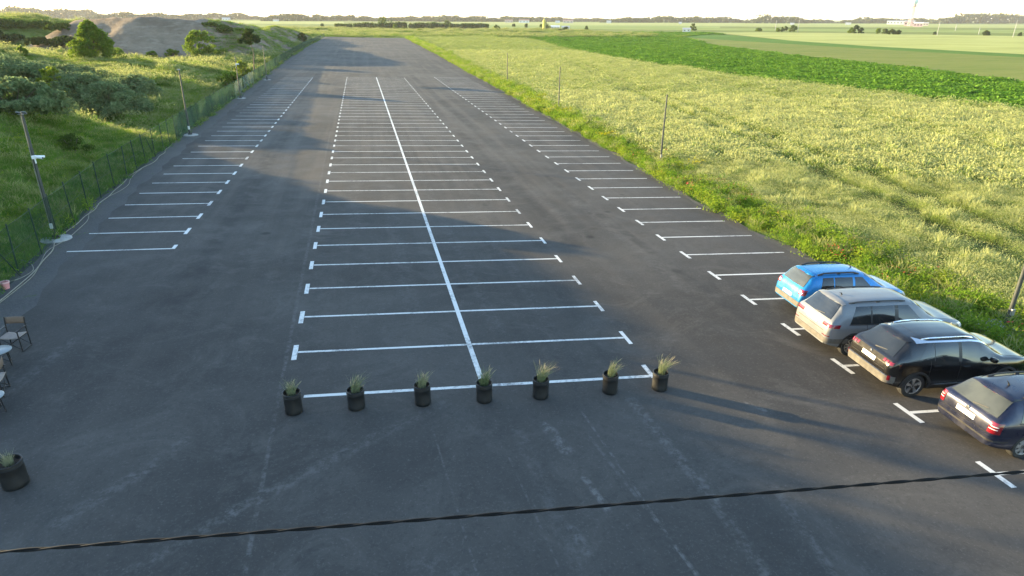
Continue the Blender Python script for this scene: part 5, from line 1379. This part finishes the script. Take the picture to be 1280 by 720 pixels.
build_car(dict(name='suv_car', label='pale silver grey SUV with tinted rear window between the blue and black cars', L=L, W=1.88, x=12.85, yc=15.3, rz=R(-4), paint=M['silver'],
    prof=[(0, .55), (.0, .75), (.02, .92), (.05, 1.02), (.09, 1.10), (.13, 1.16), (.38, 1.50), (.46, 1.60), (.62, 1.635), (1.6, 1.675), (2.5, 1.66), (2.85, 1.60), (3.48, 1.17), (3.60, 1.12), (4.2, 1.03), (4.5, .92), (4.64, .74), (L, .52)],
    belt=[(0, 1.06), (1, 1.03), (2, 1.01), (3, 1.0), (L, .86)], roofw=[(0, .62), (.5, .63), (1.6, .66), (2.7, .63), (3.5, .66), (L, .64)], plan=PLAN(L, .82),
    zbot=[(0, .42), (.3, .33), (.9, .23), (3.7, .23), (4.3, .3), (L, .36)], wheels=(.86, 3.66), wr=.345, rim='ten', clad=True,
    doors=[(1.22, 2.16), (2.18, 3.22)], windows=[(.66, 1.34, .22, -.02), (1.38, 2.12, 0, 0), (2.24, 3.12, 0, -.52)], pillars=[(1.32, 1.42, -.02, 0), (2.10, 2.26, 0, 0)], glass=M['glass_dark'], mirror=3.05,
    rails=(.72, 2.55, M['trim_black'], .022), rglass=(1.15, 1.56, .68, .56), rglass_mat=M['glass_dark'], bumper=(.47, .62, 1.5), bumper_mat=M['trim_grey'], tailgate=(.80, .66),
    plate=(.90, .11, .26), tails=[('taillight', .95, 1.05, .50, 1.12, 'red_lens', .010), ('lower_reflector', .68, .70, .62, .9, 'red_lens', .012)], wiper=1.17,
    spoiler=(.42, .60, .6), antenna=.85, ant_len=.6, wscreen=((3.44, 2.84), .70, .60), hood=(3.58, 4.48, .72), headz=(.80, .93), heada=(.50, .92), grille=(.60, .84, .46), fbumper=(.40, .56, 1.1)))
L = 4.47
build_car(dict(name='suv_car', label='glossy black SUV with bright roof strip and white number plate', L=L, W=1.84, x=12.9, yc=12.92, rz=R(-4), paint=M['black'],
    prof=[(0, .55), (.0, .78), (.02, .93), (.06, 1.03), (.11, 1.10), (.17, 1.15), (.50, 1.46), (.60, 1.545), (.74, 1.575), (1.6, 1.625), (2.3, 1.61), (2.65, 1.55), (3.30, 1.14), (3.42, 1.09), (4.0, 1.01), (4.3, .90), (4.44, .72), (L, .52)],
    belt=[(0, 1.10), (.8, 1.08), (2, 1.0), (3, .98), (L, .86)], roofw=[(0, .58), (.5, .59), (1.6, .635), (2.6, .61), (3.3, .65), (L, .64)], plan=PLAN(L, .80),
    zbot=[(0, .42), (.3, .33), (.9, .23), (3.5, .23), (4.1, .3), (L, .36)], wheels=(.82, 3.5), wr=.345, rim='five', clad=True,
    doors=[(1.15, 2.02), (2.04, 3.04)], windows=[(.78, 1.26, .30, .0), (1.28, 1.98, 0, 0), (2.08, 2.98, 0, -.52)], pillars=[(1.24, 1.30, 0, 0), (1.96, 2.10, 0, 0)], glass=M['glass_dark'], mirror=2.9, chrome=(.78, 2.95),
    sillchrome=True, rails=(.98, 2.5, M['chrome'], .02), rglass=(1.14, 1.51, .66, .52), rglass_mat=M['glass_dark'], bumper=(.46, .66, 1.0), bumper_mat=M['trim_grey'], bumper2=(.655, .675, .9, M['chrome']), tailgate=(.79, .66),
    plate=(.84, .115, .26), tails=[('taillight', .98, 1.055, .50, .58, 'red_lens', .012), ('taillight', .97, 1.05, .61, .69, 'red_lens', .012), ('taillight', .96, 1.045, .72, .84, 'red_lens', .012), ('tail_band', .95, 1.07, -.86, .86, 'seam', .005), ('reflector', .56, .68, .80, .87, 'red_lens', .026)], wiper=1.16, badge=1.02,
    spoiler=(.52, .70, .56), wscreen=((3.26, 2.64), .68, .58), hood=(3.4, 4.28, .7), panorama=(1.0, 2.3, .5), headz=(.80, .92), heada=(.52, .9), grille=(.56, .84, .46), fbumper=(.40, .54, 1.1)))
L = 4.57
build_car(dict(name='estate_car', label='dark navy estate car cut by the right photo edge, nearest of the parked cars', L=L, W=1.77, x=13.26, yc=10.12, rz=R(-4), paint=M['navy'],
    prof=[(0, .50), (.0, .68), (.015, .84), (.04, .94), (.08, 1.00), (.13, 1.04), (.46, 1.36), (.55, 1.42), (.70, 1.445), (1.6, 1.475), (2.4, 1.455), (2.75, 1.39), (3.42, 1.01), (3.55, .96), (4.15, .86), (4.42, .74), (4.54, .62), (L, .48)],
    belt=[(0, .95), (1, .94), (2, .92), (3, .90), (L, .78)], roofw=[(0, .56), (.5, .57), (1.6, .60), (2.7, .57), (3.4, .62), (L, .6)], plan=PLAN(L, .81),
    zbot=[(0, .36), (.3, .28), (.9, .19), (3.6, .19), (4.2, .25), (L, .3)], wheels=(.92, 3.5), wr=.315, rim='cover',
    doors=[(1.25, 2.10), (2.12, 3.10)], windows=[(.62, 1.30, .14, .0), (1.34, 2.06, 0, 0), (2.16, 3.04, 0, -.54)], pillars=[(1.28, 1.36, 0, 0), (2.04, 2.18, 0, 0)], glass=M['glass_dark'], mirror=2.95,
    rails=(.85, 2.5, M['trim_black'], .03), rglass=(1.03, 1.385, .66, .55), rglass_mat=M['glass_dusty'], bumper=(.38, .62, 1.2), bumper_mat=M['navy'], bumper2=(.50, .54, 1.15, M['trim_black']), tailgate=(.66, .64),
    plate=(.74, .115, .26), tails=[('taillight', .70, .96, .64, .92, 'red_lens', .012), ('lens_band', .80, .815, .66, .84, 'white_lens', .016), ('lens_band', .86, .875, .66, .84, 'white_lens', .016)], wiper=1.06, badge=.93,
    spoiler=(.46, .60, .54), antenna=.95, ant_len=1.2, wscreen=((3.38, 2.74), .64, .54), hood=(3.54, 4.38, .66), headz=(.64, .78), heada=(.48, .84), grille=(.56, .72, .42), fbumper=(.34, .48, 1.0)))

# ------------------------------------------------------------------ light, sky, camera
sunv = Vector((math.sin(SUN_AZ) * math.cos(R(SUN_EL)), math.cos(SUN_AZ) * math.cos(R(SUN_EL)), math.sin(R(SUN_EL))))
sd_ = bpy.data.lights.new('sun', 'SUN'); sd_.energy = 5.0; sd_.angle = R(.5); sd_.color = (1, .75, .38)
so = bpy.data.objects.new('sun', sd_); COL.objects.link(so); so.rotation_euler = sunv.to_track_quat('Z', 'Y').to_euler(); so.location = (-60, 60, 60)
w = bpy.data.worlds.new('World'); sc.world = w; w.use_nodes = True
nt = w.node_tree; bg = nt.nodes['Background']
sk = nt.nodes.new('ShaderNodeTexSky'); sk.sky_type = 'NISHITA'; sk.sun_disc = False
sk.sun_elevation = R(SUN_EL); sk.sun_rotation = SUN_AZ % (2 * math.pi); sk.altitude = 100; sk.air_density = 1.0; sk.dust_density = .4; sk.ozone_density = 1.5
nt.links.new(sk.outputs[0], bg.inputs[0]); bg.inputs[1].default_value = .15
hz = MB(); zt_ = 60.; hz.box((0, 6000, (zt_ - 12) / 2), (24000, 19000, zt_ + 12))
ht = bpy.data.materials.new('haze_air'); ht.use_nodes = True; hn = ht.node_tree; hn.nodes.clear()
ho = hn.nodes.new('ShaderNodeOutputMaterial'); hp2 = hn.nodes.new('ShaderNodeVolumePrincipled'); hn.links.new(hp2.outputs[0], ho.inputs['Volume'])
hp2.inputs['Color'].default_value = (.92, .95, 1, 1); hp2.inputs['Density'].default_value = .00007; hp2.inputs['Anisotropy'].default_value = .1
tag(hz.build('haze', ht), 'thin evening haze over the fields', 'haze', kind='stuff')
cd = bpy.data.cameras.new('camera'); cam = bpy.data.objects.new('camera', cd); COL.objects.link(cam)
cd.sensor_width = 36; cd.lens = CAM_F / 1280 * 36; cd.clip_end = 30000; cd.clip_start = .1
cam.matrix_world = Matrix(((CR_[0], CU_[0], -CF_[0], 0), (CR_[1], CU_[1], -CF_[1], 0), (CR_[2], CU_[2], -CF_[2], CAM_H), (0, 0, 0, 1)))
sc.camera = cam
vs = sc.view_settings; vs.view_transform = 'Standard'; vs.look = 'None'; vs.gamma = 1; vs.use_curve_mapping = False; vs.exposure = 2.25
sc.render.engine = 'CYCLES'; sc.cycles.max_bounces = 6; sc.cycles.transparent_max_bounces = 12; sc.cycles.use_denoising = True
